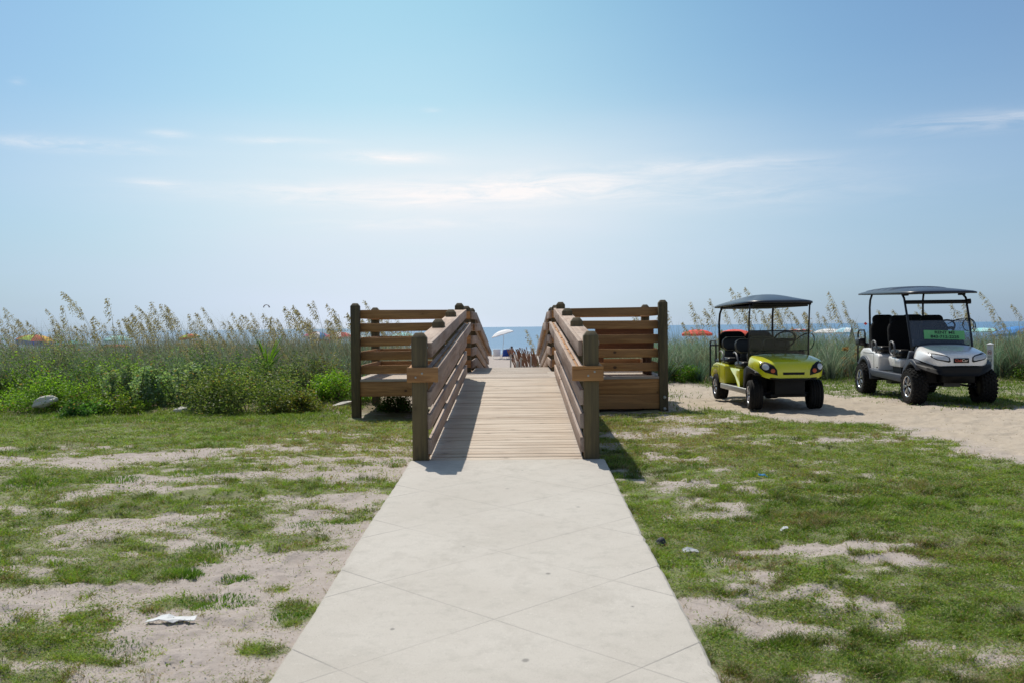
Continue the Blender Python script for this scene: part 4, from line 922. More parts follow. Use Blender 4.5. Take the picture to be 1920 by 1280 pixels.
def arc(cy, cz, r, a0, a1, n=9): return [(cy + r * math.cos(R(a0 + (a1 - a0) * k / (n - 1))), cz + r * math.sin(R(a0 + (a1 - a0) * k / (n - 1)))) for k in range(n)]
def rrect(w_, h_, rc, n=6):
    P_ = []
    for sx, sz, a0 in ((1, 1, 0), (-1, 1, 90), (-1, -1, 180), (1, -1, 270)):
        for k in range(n): a = R(a0 + 90 * k / (n - 1)); P_.append((sx * (w_ - rc) + rc * math.cos(a), sz * (h_ - rc) + rc * math.sin(a)))
    return P_
def pad(parent, name, c, d, m, bev, rot=None, piping=None, rc=None):
    b = MB()
    if rc:
        b.prism(rrect(d[0] / 2, d[2] / 2, rc), 1, -d[1] / 2, d[1] / 2); b.v = [tuple((rot @ Vector(p) if rot is not None else Vector(p)) + Vector(c)) for p in b.v]
        o = b.build(name, M[m], parent, bevel=bev, seg=4)
    else: b.box(c, d, rot); o = b.build(name, M[m], parent, bevel=bev, seg=4)
    if piping:
        P_ = [Vector((x, -d[1] / 2 + bev * .35, z)) for x, z in rrect(d[0] / 2 - bev * .3, d[2] / 2 - bev * .3, (rc or bev) - bev * .3)]
        if rot is not None: P_ = [rot @ p for p in P_]
        P_ = [p + Vector(c) for p in P_]; b = MB(); b.tube(P_, .005, 6, closed=True); b.build('piping', M[piping], o)
    return o
def roofshape(parent, hx, y0, y1, zf, zr, dome, th, ribs=0, expo=4, hump=0):
    b = MB(); nx, ny = 26, 40; V = []; F = []
    for j in range(ny + 1):
        for i in range(nx + 1):
            u = -1 + 2 * i / nx; v = -1 + 2 * j / ny
            # squircle mapping of the plan outline
            rr = (abs(u) ** expo + abs(v) ** expo) ** (1 / expo); mx = max(abs(u), abs(v), 1e-6); k = mx / max(rr, 1e-6)
            x = u * k * hx; y = (y0 + y1) / 2 + v * k * (y1 - y0) / 2; t = (v + 1) / 2
            e = 1 - mx ** 6; z = zf + (zr - zf) * t + th * .5 + (th * .5 + dome * (1 - abs(u) ** 2.4) * (1 - abs(v) ** 3)) * e ** .5 * 1.0
            if hump: z += hump * math.exp(-((v + .25) / .3) ** 2) * (1 - abs(u) ** 2) * e
            if ribs and -.25 < v < .92 and abs(u) < .88: z += .024 * (1 if (v * 4.2 % 1) < .72 else 0) * min(1, (.88 - abs(u)) * 8)
            V.append((x, y, z))
    n0 = len(V)
    for j in range(ny + 1):
        for i in range(nx + 1):
            p = V[j * (nx + 1) + i]; t = j / ny; u = -1 + 2 * i / nx; v = -1 + 2 * j / ny; mx = max(abs(u), abs(v))
            V.append((p[0], p[1], zf + (zr - zf) * t + (.0 if mx > .9 else .02)))
    for j in range(ny):
        for i in range(nx):
            a = j * (nx + 1) + i; F.append((a, a + 1, a + nx + 2, a + nx + 1)); F.append((n0 + a, n0 + a + nx + 1, n0 + a + nx + 2, n0 + a + 1))
    for i in range(nx): F.append((i, n0 + i, n0 + i + 1, i + 1)); a = ny * (nx + 1) + i; F.append((a, a + 1, n0 + a + 1, n0 + a))
    for j in range(ny): a = j * (nx + 1); F.append((a, a + nx + 1, n0 + a + nx + 1, n0 + a)); a += nx; F.append((a, n0 + a, n0 + a + nx + 1, a + nx + 1))
    b.add(V, F); return b.build('roof', M['roof'], parent, smooth=True)

# ---- lime cart
def lime_cart():
    G = empty('golf_cart', (4.11, 15.43, .24), .035); tag(G, 'lime green golf cart with black roof and black seats parked on the sandy track', 'golf cart')
    for x, y, st in ((-.465, 0, -.10), (.465, 0, -.10), (-.455, 2.26, 0), (.455, 2.26, 0)): wheel(G, x, y, .228, .205, False, -1 if x < 0 else 1, st, .58, 7)
    # front cowl
    b = MB(); b.loft([sec(-.475, .26, .505, .27, .585, .61), sec(-.465, .34, .49, .36, .63, .665), sec(-.41, .44, .515, .46, .695, .735, -.03), sec(-.30, .50, .565, .50, .75, .785, -.03),
                      sec(-.08, .525, .645, .505, .78, .825), sec(.15, .53, .67, .50, .805, .85), sec(.33, .49, .68, .46, .82, .865)])
    cow = b.build('front_cowl', M['lime'], G, smooth=True, sub=2); bv = bvh_of(cow)
    for s in (-1, 1):
        ol = [(-.480, .765), (-.482, .655), (-.42, .590), (-.245, .545), (-.25, .625), (-.295, .695), (-.37, .740)]
        ol = [(s * -x if s > 0 else x, z) for x, z in ol]
        hl = raycast_plate(bv, ol, 'headlight', 'plastic', G, .006)
        raycast_plate(bv, circ(s * .412, .672, .046), 'lens', 'lampclear', hl, .016)
        raycast_plate(bv, circ(s * .315, .615, .032), 'indicator', 'amber', hl, .014)
    raycast_plate(bv, [(-.165, .590), (.165, .590), (.16, .553), (-.16, .553)], 'grille_slot', 'plastic', G, .004)
    # black bumper strip following the lower edge of the cowl
    b = MB(); P_ = [(-.56, .10, .66), (-.565, -.10, .645), (-.50, -.30, .575), (-.40, -.43, .515), (-.25, -.49, .485), (0, -.50, .48)]; P_ = P_ + [(-x, y, z) for x, y, z in P_[-2::-1]]
    b.tube(P_, [.014, .019, .018, .016, .016, .016, .016, .016, .018, .019, .014], 8); b.build('bumper', M['plastic'], G, smooth=True, sub=1)
    # wheel housings and black underbody
    b = MB()
    for s in (-1, 1):
        prof = [(-.30, .585), (-.08, .64), (.20, .67), (.40, .60), (.43, .28), (.36, .25), (.33, .36), (.27, .46), (.20, .53), (.05, .565), (-.12, .56), (-.30, .535)]
        b.prism(prof, 0, s * .22, s * .535)
    b.box((0, -.06, .39), (.46, .46, .30)); b.box((0, -.06, .225), (.56, .30, .05)); b.box((0, .24, .45), (.9, .2, .42))
    b.build('front_underbody', M['plastic'], G, bevel=.012)
    b = MB(); b.tube([(-.40, .02, .23), (.40, .02, .23)], .025, 8); b.tube([(-.38, 2.26, .228), (.38, 2.26, .228)], .03, 8); b.tube([(-.35, -.12, .26), (.35, -.12, .26)], .014, 6); b.build('axle', M['steel'], G)
    # floor, sills
    b = MB(); b.box((0, 1.05, .275), (1.02, 1.85, .05)); b.build('floor', M['plastic'], G, bevel=.008)
    for s in (-1, 1):
        b = MB(); b.box((s * .535, 1.02, .268), (.045, 1.66, .085)); b.build('side_sill', M['alu'], G, bevel=.01)
    # lime rear body with wheel arches
    b = MB(); prof = [(1.60, .315), (1.58, .60), (1.62, .635), (2.20, .655), (2.42, .62), (2.56, .55), (2.62, .46), (2.60, .40)] + arc(2.26, .228, .30, 30, 165, 12) + [(1.95, .315)]
    b.prism(prof, 0, -.545, .545); b.build('rear_body', M['lime'], G, bevel=.03, seg=3)
    # front seat pedestal, lime, tapering down
    b = MB(); V = []
    for z, y0, y1, hx in ((.30, .80, .92, .49), (.45, .76, 1.02, .505), (.56, .66, 1.2, .53), (.60, .64, 1.25, .53)):
        V.append([(-hx, y0, z), (-hx, y1, z), (hx, y1, z), (hx, y0, z), (-hx, y0, z)])
    b.loft(V); b.build('seat_pedestal', M['lime'], G, bevel=.015)
    # seats
    tl = Matrix.Rotation(R(-8), 3, 'X')
    for y, zc in ((.93, .655), (1.86, .70)):
        for s in (-1, 1): pad(G, 'seat_cushion', (s * .245, y, zc), (.475, .50, .11), 'seat', .045)
    for y, zc, hh in ((1.20, .955, .24), (2.10, .975, .24)):
        for s in (-1, 1): pad(G, 'backrest', (s * .235, y, zc), (.455, .09, hh), 'seat', .03, tl, 'piping', rc=.10)
    for s in (-1, 1): pad(G, 'backrest', (s * .235, 2.28, 1.03), (.47, .10, .32), 'fabric', .035, tl, rc=.12)
    b = MB(); b.box((0, 2.16, .78), (.8, .05, .26)); b.box((0, 1.24, .78), (.7, .04, .22)); b.build('seat_frame', M['steel'], G, bevel=.01)
    for y0 in (.86, 1.80):
        for s in (-1, 1):
            b = MB(); b.tube([(s * .50, y0 + .30, .84), (s * .505, y0 + .18, .865), (s * .51, y0 + .04, .84), (s * .51, y0 - .04, .74), (s * .50, y0 - .06, .64)], .016, 8); b.build('armrest', M['grip'], G, smooth=True, sub=1)
    b = MB(); b.box((0, 2.62, .66), (.86, .38, .08)); b.box((0, 2.60, .54), (.7, .3, .18)); b.build('rear_seat_cushion', M['seat'], G, bevel=.03, seg=3)
    b = MB()
    for s in (-1, 1): b.tube([(s * .42, 2.72, .62), (s * .42, 2.74, .96), (s * .42, 2.80, 1.02), (s * .42, 3.12, 1.02), (s * .42, 3.18, .96), (s * .42, 3.20, .36), (s * .42, 2.85, .33), (s * .42, 2.55, .36)], .016, 8)
    b.tube([(-.42, 3.18, .93), (.42, 3.18, .93)], .014, 8); b.box((0, 3.0, .34), (.84, .34, .03)); b.build('rear_footrest_frame', M['steel'], G)
    b = MB()
    for s in (-1, 1): b.box((s * .5465, 1.93, .47), (.003, .006, .30)); b.box((s * .5465, 2.28, .585), (.003, .50, .005))
    b.build('panel_seam', M['plastic'], G)
    # struts and roof
    for s in (-1, 1):
        b = MB(); b.tube([(s * .475, .30, .64), (s * .475, .29, .95), (s * .475, .24, 1.45), (s * .47, .20, 1.60), (s * .45, .24, 1.655)], .0135, 8); b.build('front_strut', M['steel'], G, smooth=True)
        b = MB(); b.tube([(s * .475, 2.22, .66), (s * .475, 2.24, 1.35), (s * .47, 2.20, 1.50), (s * .45, 2.10, 1.62)], .019, 8); b.build('rear_strut', M['steel'], G, smooth=True)
    roofshape(G, .575, -.02, 2.62, 1.635, 1.60, .085, .055, hump=.035, expo=5)
    b = MB(); b.tube([(-.46, .10, 1.62), (.46, .10, 1.62)], .02, 8); b.box((0, 1.25, 1.595), (.86, 2.2, .03)); b.build('roof_lining', M['plastic'], G, bevel=.01)
    # windscreen
    b = MB(); b.box((0, .285, 1.00), (.955, .006, .40), Matrix.Rotation(R(2), 3, 'X')); ws = b.build('windscreen', M['smoke'], G)
    b = MB(); b.box((0, .288, 1.205), (.955, .022, .016)); b.box((0, .288, .895), (.955, .014, .008)); b.box((-.36, .275, .895), (.07, .03, .018)); b.box((.36, .275, .895), (.07, .03, .018)); b.build('screen_trim', M['plastic'], ws)
    b = MB(); b.box((0, .44, .80), (.9, .16, .14), Matrix.Rotation(R(-20), 3, 'X')); b.build('dashboard', M['plastic'], G, bevel=.02)
    rt = Matrix.Rotation(R(-50), 3, 'X'); b = MB(); b.tube([rt @ Vector((.17 * math.cos(k / 24 * 6.2832), .17 * math.sin(k / 24 * 6.2832), 0)) + Vector((.21, .66, 1.06)) for k in range(24)], .013, 8, closed=True)
    b.tube([(.21, .66, 1.06), (.21, .50, .84)], .022, 8); b.box((.21, .655, 1.055), (.30, .04, .03), rt); b.build('steering_wheel', M['plastic'], G, smooth=True)
    b = MB(); b.tube([(.24, .32, 1.02), (.32, .27, 1.10), (.42, .25, 1.165), (.52, .25, 1.165), (.56, .26, 1.11), (.565, .27, 1.02), (.53, .28, .93), (.49, .30, .90)], .008, 6); b.build('mirror_arm', M['plastic'], G, smooth=True, sub=1)
    return G
lime_cart()
# ---- white cart
def white_cart():
    G = empty('golf_cart', (6.99, 16.24, .235), -.035); tag(G, 'white golf cart with a green rental notice on its windscreen and knobby off road tyres', 'golf cart')
    for x, y, st in ((-.55, 0, .03), (.55, 0, .03), (-.55, 2.5, 0), (.55, 2.5, 0)): wheel(G, x, y, .283, .24, True, -1 if x < 0 else 1, st, .60, 7)
    b = MB(); b.loft([sec(-.52, .26, .635, .27, .70, .735), sec(-.50, .34, .625, .36, .74, .79), sec(-.43, .43, .65, .45, .785, .835, -.02), sec(-.28, .50, .69, .49, .815, .87, -.02), sec(-.05, .53, .73, .485, .86, .915), sec(.10, .52, .74, .46, .90, .945), sec(.26, .48, .75, .42, .925, .965)])
    cow = b.build('front_cowl', M['white'], G, smooth=True, sub=2); bv = bvh_of(cow)
    b = MB(); b.loft([sec(.20, .43, .80, .40, .925, .975), sec(.30, .44, .80, .40, .94, .985)]); b.build('cowl_trim', M['greyplastic'], G, smooth=True)
    for s in (-1, 1):
        o1 = [(s * .425, .845), (s * .445, .825), (s * .43, .765), (s * .37, .725), (s * .19, .685), (s * .165, .70), (s * .175, .765), (s * .22, .795)]
        hl = raycast_plate(bv, o1, 'headlight', 'plastic', G, .006)
        cx = sum(p[0] for p in o1) / 8; cz = sum(p[1] for p in o1) / 8
        raycast_plate(bv, [(cx + (x - cx) * .84, cz + (z - cz) * .66) for x, z in o1], 'lens', 'lampclear', hl, .012)
    bd = MB(); yb = bv.ray_cast(Vector((0, -3, .715)), Vector((0, 1, 0)))[0].y; bd.box((-.0, yb - .006, .715), (.235, .02, .075)); bo = bd.build('badge', M['plastic'], G, bevel=.006)
    text('Club', .060, bo, (-.045, yb - .0175, .715), (R(90), 0, 0), 'redbadge', bold=.001); text('Car', .060, bo, (.052, yb - .0175, .715), (R(90), 0, 0), 'whiteletter', bold=.001)
    # slate fenders around the front wheels and black bumper
    for s in (-1, 1):
        b = MB(); out_ = arc(.03, .30, .43, 128, 20, 14); inn = arc(.02, .29, .35, 17, 132, 14)
        b.prism([(y, z * 1.0) for y, z in out_] + inn, 0, s * .40, s * .60); b.build('fender', M['greyplastic'], G, bevel=.012)
    b = MB(); LW = [(-.60, .02, .69, .64), (-.585, -.22, .685, .60), (-.50, -.40, .66, .55), (-.36, -.50, .63, .50), (-.26, -.545, .615, .47), (0, -.56, .615, .47)]; LW = LW + [(-x, y, a, c) for x, y, a, c in LW[-2::-1]]
    b.loft([[(x, y, a), (x * 1.01, y - .015, (a + c) / 2), (x * .97, y, c), (x * .8, y + .16, c), (x * .8, y + .16, a - .01), (x, y, a)] for x, y, a, c in LW]); b.box((0, -.30, .455), (.46, .34, .19)); b.box((0, -.12, .58), (1.04, .40, .07)); b.build('bumper', M['plastic'], G, bevel=.012, seg=2)
    b = MB(); b.box((0, .16, .58), (.84, .5, .5)); b.build('inner_body', M['plastic'], G, bevel=.02)
    b = MB()
    for s in (-1, 1):
        b.tube([(s * .12, -.08, .32), (s * .45, -.02, .26)], .018, 6); b.tube([(s * .12, .12, .32), (s * .45, .02, .26)], .018, 6); b.tube([(s * .16, -.02, .42), (s * .46, .0, .38)], .014, 6); b.tube([(s * .35, .0, .30), (s * .30, .05, .60)], .03, 8)
    b.box((0, 0, .34), (.26, .3, .12)); b.tube([(-.45, 2.5, .285), (.45, 2.5, .285)], .035, 8); b.box((0, 2.5, .30), (.25, .28, .22)); b.build('suspension', M['steel'], G)
    b = MB(); b.box((0, 1.10, .40), (1.10, 1.72, .05)); b.box((0, 1.4, .32), (.5, 1.6, .14)); b.build('floor', M['plastic'], G, bevel=.01)
    for s in (-1, 1):
        b = MB(); b.prism([(.34, .45), (.34, .335), (.55, .335), (1.95, .365), (2.08, .43), (2.08, .50), (1.9, .475)], 0, s * .50, s * .615); b.build('side_sill', M['greyplastic'], G, bevel=.012)
        b = MB(); b.prism([(.17, .84), (.24, .86), (.44, .60), (.46, .44), (.34, .42), (.32, .56)], 0, s * .47, s * .55); b.build('door_pillar', M['greyplastic'], G, bevel=.012)
    b = MB(); prof = [(1.72, .46), (1.70, .72), (1.76, .76), (2.05, .80), (2.30, .86), (2.62, .855), (2.78, .78), (2.84, .62)] + arc(2.5, .285, .40, 40, 160, 12) + [(2.08, .46)]
    b.prism(prof, 0, -.565, .565); b.build('rear_body', M['white'], G, bevel=.04, seg=4)
    for s in (-1, 1):
        b = MB(); b.prism(arc(2.5, .285, .43, 8, 178, 16) + arc(2.5, .285, .36, 178, 8, 16), 0, s * .45, s * .60); b.build('fender', M['greyplastic'], G, bevel=.01)
    b = MB()
    for s in (-1, 1): b.box((s * .5665, 1.98, .63), (.003, .005, .30)); b.box((s * .5665, 2.3, .77), (.003, .60, .005)); b.box((s * .567, 1.80, .52), (.003, .07, .018))
    b.build('panel_seam', M['plastic'], G)
    # pedestal under front seat: white skirt, dark recess
    b = MB(); b.prism([(.80, .56), (.78, .70), (1.35, .74), (1.42, .70), (1.30, .56)], 0, -.50, .50); b.build('seat_pedestal', M['white'], G, bevel=.02)
    b = MB(); b.prism([(.86, .42), (.84, .60), (1.3, .60), (1.25, .42)], 0, -.46, .46); b.build('pedestal_recess', M['plastic'], G)
    tl = Matrix.Rotation(R(-10), 3, 'X')
    for y, zc in ((1.02, .80), (1.98, .84)):
        for s in (-1, 1): pad(G, 'seat_cushion', (s * .27, y, zc), (.50, .50, .12), 'seat', .05)
    for y, z0, hh in ((1.34, 1.10, .56), (2.30, 1.12, .54)):
        for s in (-1, 1): pad(G, 'backrest', (s * .27, y, z0), (.50, .13, hh), 'fabric', .045, tl, rc=.19); pad(G, 'headrest', (s * .27, y + .075, z0 + .245), (.38, .12, .20), 'fabric', .045, tl, rc=.08)
    b = MB()
    for s in (-1, 1):
        for y in (1.40, 2.37): b.box((s * .27, y, 1.0), (.3, .05, .5), tl)
    b.build('seat_frame', M['steel'], G)
    for y0 in (.96, 1.92):
        for s in (-1, 1):
            b = MB(); b.tube([(s * .545, y0 + .20, .80), (s * .55, y0 + .22, .95), (s * .55, y0 + .14, 1.0), (s * .55, y0 + .02, .99), (s * .55, y0 - .06, .90), (s * .545, y0 - .04, .78), (s * .54, y0 + .08, .74)], .018, 8, closed=True); b.build('armrest', M['grip'], G, smooth=True, sub=1)
    b = MB(); b.box((0, 2.80, .90), (.9, .36, .09)); b.box((-.52, 2.9, .96), (.14, .24, .14)); b.build('rear_seat_cushion', M['seat'], G, bevel=.03, seg=3)
    b = MB()
    for s in (-1, 1): b.tube([(s * .45, 2.85, .80), (s * .45, 2.86, 1.12), (s * .45, 2.92, 1.18), (s * .45, 3.22, 1.18), (s * .45, 3.29, 1.11), (s * .45, 3.32, .56), (s * .45, 3.0, .50), (s * .45, 2.7, .52)], .017, 8); b.tube([(s * .45, 2.86, .93), (s * .45, 3.31, .93)], .014, 6)
    b.box((0, 3.12, .52), (.9, .36, .03)); b.build('rear_footrest_frame', M['steel'], G)
    for s in (-1, 1):
        b = MB(); b.tube([(s * .49, .24, .76), (s * .495, .27, .95), (s * .505, .42, 1.40), (s * .51, .55, 1.72), (s * .50, .68, 1.80)], .019, 8); b.build('front_strut', M['steel'], G, smooth=True)
        b = MB(); b.tube([(s * .49, 2.42, .82), (s * .49, 2.44, 1.6), (s * .485, 2.42, 1.74), (s * .47, 2.34, 1.86)], .02, 8); b.build('rear_strut', M['steel'], G, smooth=True)
        b = MB(); b.box((s * .47, .62, 1.79), (.09, .12, .05)); b.build('roof_bracket', M['plastic'], G, bevel=.01)
    b = MB(); b.tube([(-.50, .50, 1.655), (.50, .50, 1.655)], .034, 10); b.tube([(.49, .49, 1.655), (.56, .48, 1.66)], .045, 10); b.build('rolled_screen', M['plastic'], G)
    roofshape(G, .64, .08, 3.02, 1.785, 1.85, .06, .055, ribs=1, expo=6)
    rot = Matrix.Rotation(R(-15), 3, 'X'); b = MB(); b.box((0, .32, 1.135), (.975, .006, .43), rot); ws = b.build('windscreen', M['clear'], G)
    b = MB(); b.box((0, .382, 1.345), (.975, .014, .010), rot); b.box((-.40, .245, .935), (.07, .03, .02)); b.box((.40, .245, .935), (.07, .03, .02)); b.build('screen_trim', M['plastic'], ws)
    b = MB(); b.box((.055, .301, 1.105), (.66, .004, .150), rot @ Matrix.Rotation(R(1.8), 3, 'Y')); sg = b.build('rental_notice', M['green'], G)
    rr_ = (R(90 - 15), R(1.8), 0)
    text('RENT ME', .066, sg, (.065, .305 - .004 + .007, 1.142), rr_, 'ink', bold=.0015, sx=1.25)
    text('843-712-2225', .066, sg, (.060, .286, 1.072), rr_, 'ink', bold=.0015, sx=1.25)
    text('\u00b7:', .05, sg, (-.20, .305, 1.142), rr_, 'whiteletter')
    b = MB(); b.box((0, .46, .93), (.84, .18, .16), Matrix.Rotation(R(-20), 3, 'X')); b.build('dashboard', M['plastic'], G, bevel=.02)
    rt = Matrix.Rotation(R(-50), 3, 'X'); b = MB(); b.tube([rt @ Vector((.17 * math.cos(k / 24 * 6.2832), .17 * math.sin(k / 24 * 6.2832), 0)) + Vector((.22, .72, 1.22)) for k in range(24)], .014, 8, closed=True)
    b.tube([(.22, .72, 1.22), (.22, .52, 1.0)], .022, 8); b.box((.22, .715, 1.215), (.30, .04, .03), rt); b.build('steering_wheel', M['plastic'], G, smooth=True)
    b = MB(); b.tube([(.14, .42, 1.27), (.24, .36, 1.345), (.38, .33, 1.38), (.50, .33, 1.375), (.565, .34, 1.30), (.55, .34, 1.20), (.47, .34, 1.155), (.40, .34, 1.18), (.355, .34, 1.27), (.40, .34, 1.36), (.48, .34, 1.385), (.56, .35, 1.34), (.59, .35, 1.27), (.57, .33, 1.18), (.52, .30, 1.13)], .0085, 6); b.build('cable_loop', M['plastic'], G, smooth=True, sub=1)
    return G
white_cart()

# ------------------------------------------------------------ beach things
def umbrella(name, x, y, ztop, rad, drop, cols, label, tilt=(0, 0), zb=None, n=8, vent=True, val=.14, vc=None):
    zb = float(gz(x, y)) if zb is None else zb; root = empty(name, (x, y, zb)); H = ztop - zb; tag(root, label, 'beach umbrella')
    ms = cols if isinstance(cols, list) else [cols]
    T = Matrix.Translation((0, 0, H)) @ Matrix.Rotation(tilt[0], 4, 'Y') @ Matrix.Rotation(tilt[1], 4, 'X'); b = MB(); V = []; F = []; mi = []
    rings = [(0.02, 0), (.35, .10), (.7, .42), (1.0, 1.0)]
    for off in (0, -.012):
        for r_k, d_k in rings:
            for k in range(n * 2):
                a = math.pi * k / n + .2; rr = rad * r_k * (1 if k % 2 == 0 else .955); z = -drop * d_k + (.0 if k % 2 == 0 else .03 * r_k) + off; V.append(T @ Vector((rr * math.cos(a), rr * math.sin(a), z)))
        for k in range(n * 2):
            a = math.pi * k / n + .2; rr = rad * (1 if k % 2 == 0 else .955) * .995; V.append(T @ Vector((rr * math.cos(a), rr * math.sin(a), -drop - val * (1 if k % 2 == 0 else .8) + off)))
    m2 = n * 2; nr_ = 5
    for s_ in range(2):
        o = s_ * nr_ * m2
        for i in range(nr_ - 1):
            for k in range(m2): F.append((o + i * m2 + k, o + i * m2 + (k + 1) % m2, o + (i + 1) * m2 + (k + 1) % m2, o + (i + 1) * m2 + k)); mi.append(vc if (vc is not None and i == 3) else (k // 2 + (1 if i == 3 else 0)) % len(ms))
    b.add(V, F); b.m = mi; b.build('canopy', ms, root)
    b = MB(); b.tube([T @ Vector((0, 0, .06)), T @ Vector((0, 0, -.75)), (0, 0, -.2)], .022, 8); b.build('pole', M['pole'], root)
    b = MB(); [b.tube([T @ Vector((0, 0, -.03)), T @ Vector((rad * .97 * math.cos(math.pi * k / n * 2 + .2), rad * .97 * math.sin(math.pi * k / n * 2 + .2), -drop - .02))], .008, 4) for k in range(n)]; b.build('ribs', M['pole'], root)
    return root
RB = fabric('rainbow', [(.55, .05, .03), (.75, .45, .03), (.05, .35, .10), (.06, .16, .62), (.6, .15, .02), (.35, .5, .04)])
TQ = fabric('turquoise', [(.03, .42, .45), (.05, .30, .50)]); LT = fabric('light teal', [(.30, .68, .68), (.45, .75, .75)])
OR = fabric('orange', [(.62, .14, .06)]); RD = fabric('red', [(.72, .06, .035)]); WH = fabric('white', [(.80, .79, .80)])
BP = fabric('blue pink', [(.03, .22, .55), (.62, .05, .25), (.75, .72, .75)]); RW = fabric('red white', [(.65, .08, .10), (.75, .70, .70)])
LB = fabric('light blue', [(.35, .65, .80), (.75, .80, .82)]); BL = fabric('blue', [(.04, .24, .62)]); NV = fabric('navy', [(.02, .025, .12)])
umbrella('beach_umbrella', -30.6, 63, 1.38, 1.2, .36, RB, 'rainbow striped beach umbrella at the far left of the beach', (.1, 0), val=.30, vc=3)
umbrella('beach_umbrella', -28.4, 63, .98, 1.15, .22, TQ, 'turquoise umbrella low beside the big rainbow umbrella', (-.05, 0))
umbrella('beach_umbrella', -36.3, 90, 1.15, 1.25, .4, LT, 'pale teal umbrella above the orange one on the left beach')
umbrella('beach_umbrella', -25.2, 62, .75, .95, .14, OR, 'low orange umbrella below the pale teal one on the left beach', val=.08)
umbrella('beach_umbrella', -29.9, 90, 1.2, 1.0, .3, RB, 'smaller yellow and orange striped umbrella in the middle of the left beach', (-.15, 0))
umbrella('beach_umbrella', -14.95, 75, 1.30, 1.15, .45, BP, 'blue white and magenta umbrella left of the boardwalk', (.2, 0))
umbrella('beach_umbrella', -12.5, 70, 1.32, 1.15, .35, RW, 'red and white striped umbrella just left of the boardwalk')
umbrella('beach_umbrella', -10.9, 70, 1.05, 1.05, .28, LB, 'light blue and white umbrella seen through the left railing bay, left one')
umbrella('beach_umbrella', -9.5, 80, 1.15, 1.25, .35, LT, 'teal umbrella seen through the left railing bay, right one', (-.1, 0))
umbrella('beach_umbrella', -1.60, 95, 1.22, 1.12, .38, WH, 'tilted white beach umbrella at the end of the boardwalk', (-.28, 0), val=.06)
umbrella('beach_umbrella', 12.55, 70, 1.22, 1.12, .30, RD, 'red umbrella nearer the right railing bay', (0, 0), n=6)
umbrella('beach_umbrella', 15.2, 70, 1.20, 1.22, .32, RD, 'red umbrella just behind the seats of the lime golf cart', n=6)
umbrella('beach_umbrella', 23.9, 85, 1.10, 1.2, .18, RW, 'flat pink and white umbrella behind the windscreen of the lime cart', val=.06)
umbrella('beach_umbrella', 24.9, 80, 1.12, 1.25, .30, WH, 'wide white umbrella right of the lime golf cart', val=.06)
umbrella('beach_umbrella', 24.7, 75, 1.22, 1.0, .35, LB, 'light blue umbrella between the two golf carts')
umbrella('beach_umbrella', 32.6, 70, 1.12, 1.15, .24, LT, 'pale turquoise umbrella behind the front of the white cart', val=.06)
umbrella('beach_umbrella', 29.6, 60, 1.22, 1.2, .30, BL, 'blue umbrella right of the white sign post', (-.14, 0))
umbrella('beach_umbrella', 36.2, 72, .95, 1.2, .3, TQ, 'turquoise umbrella at the right edge of the beach')
cu = empty('closed_umbrella', (23.4, 70, float(gz(23.4, 70)))); tag(cu, 'closed navy blue beach umbrella left of the white golf cart', 'beach umbrella')
b = MB(); b.lathe([(.01, 2.62), (.10, 2.3), (.20, 1.8), (.26, 1.45), (.12, 1.42)], 12, 'z'); b.build('canopy', NV[0], cu); b = MB(); b.tube([(0, 0, -.2), (0, 0, 2.75)], .025, 8); b.build('pole', M['pole'], cu)
def beach_chair(x, y, rz, m, label, wd=.62):
    root = empty('beach_chair', (x, y, float(gz(x, y))), rz); tag(root, label, 'beach chair')
    b = MB(); b.box((0, 0, .30), (wd, .52, .03)); b.build('seat', m, root, bevel=.008)
    b = MB(); b.box((0, .36, .62), (wd, .03, .66), Matrix.Rotation(R(-20), 3, 'X')); b.build('backrest', m, root, bevel=.008)
    b = MB()
    for s in (-1, 1):
        h = s * (wd / 2 + .02); b.tube([(h, -.28, 0), (h, .10, .32), (h, .48, .95)], .014, 6); b.tube([(h, .38, 0), (h, -.26, .50), (h, .30, .52)], .014, 6)
    b.tube([(-wd / 2, -.27, .01), (wd / 2, -.27, .01)], .012, 6); b.build('frame', M['pole'], root); return root
beach_chair(-2.0, 92, R(180), WH[0], 'white folding beach chair under the tilted white umbrella')
beach_chair(-1.22, 91, R(195), simple('royal blue', (.01, .06, .36), .7), 'royal blue beach chair, left one beside the white chair')
beach_chair(-.80, 91.5, R(170), simple('royal blue b', (.01, .05, .32), .7), 'royal blue beach chair nearer the brown sand fence')
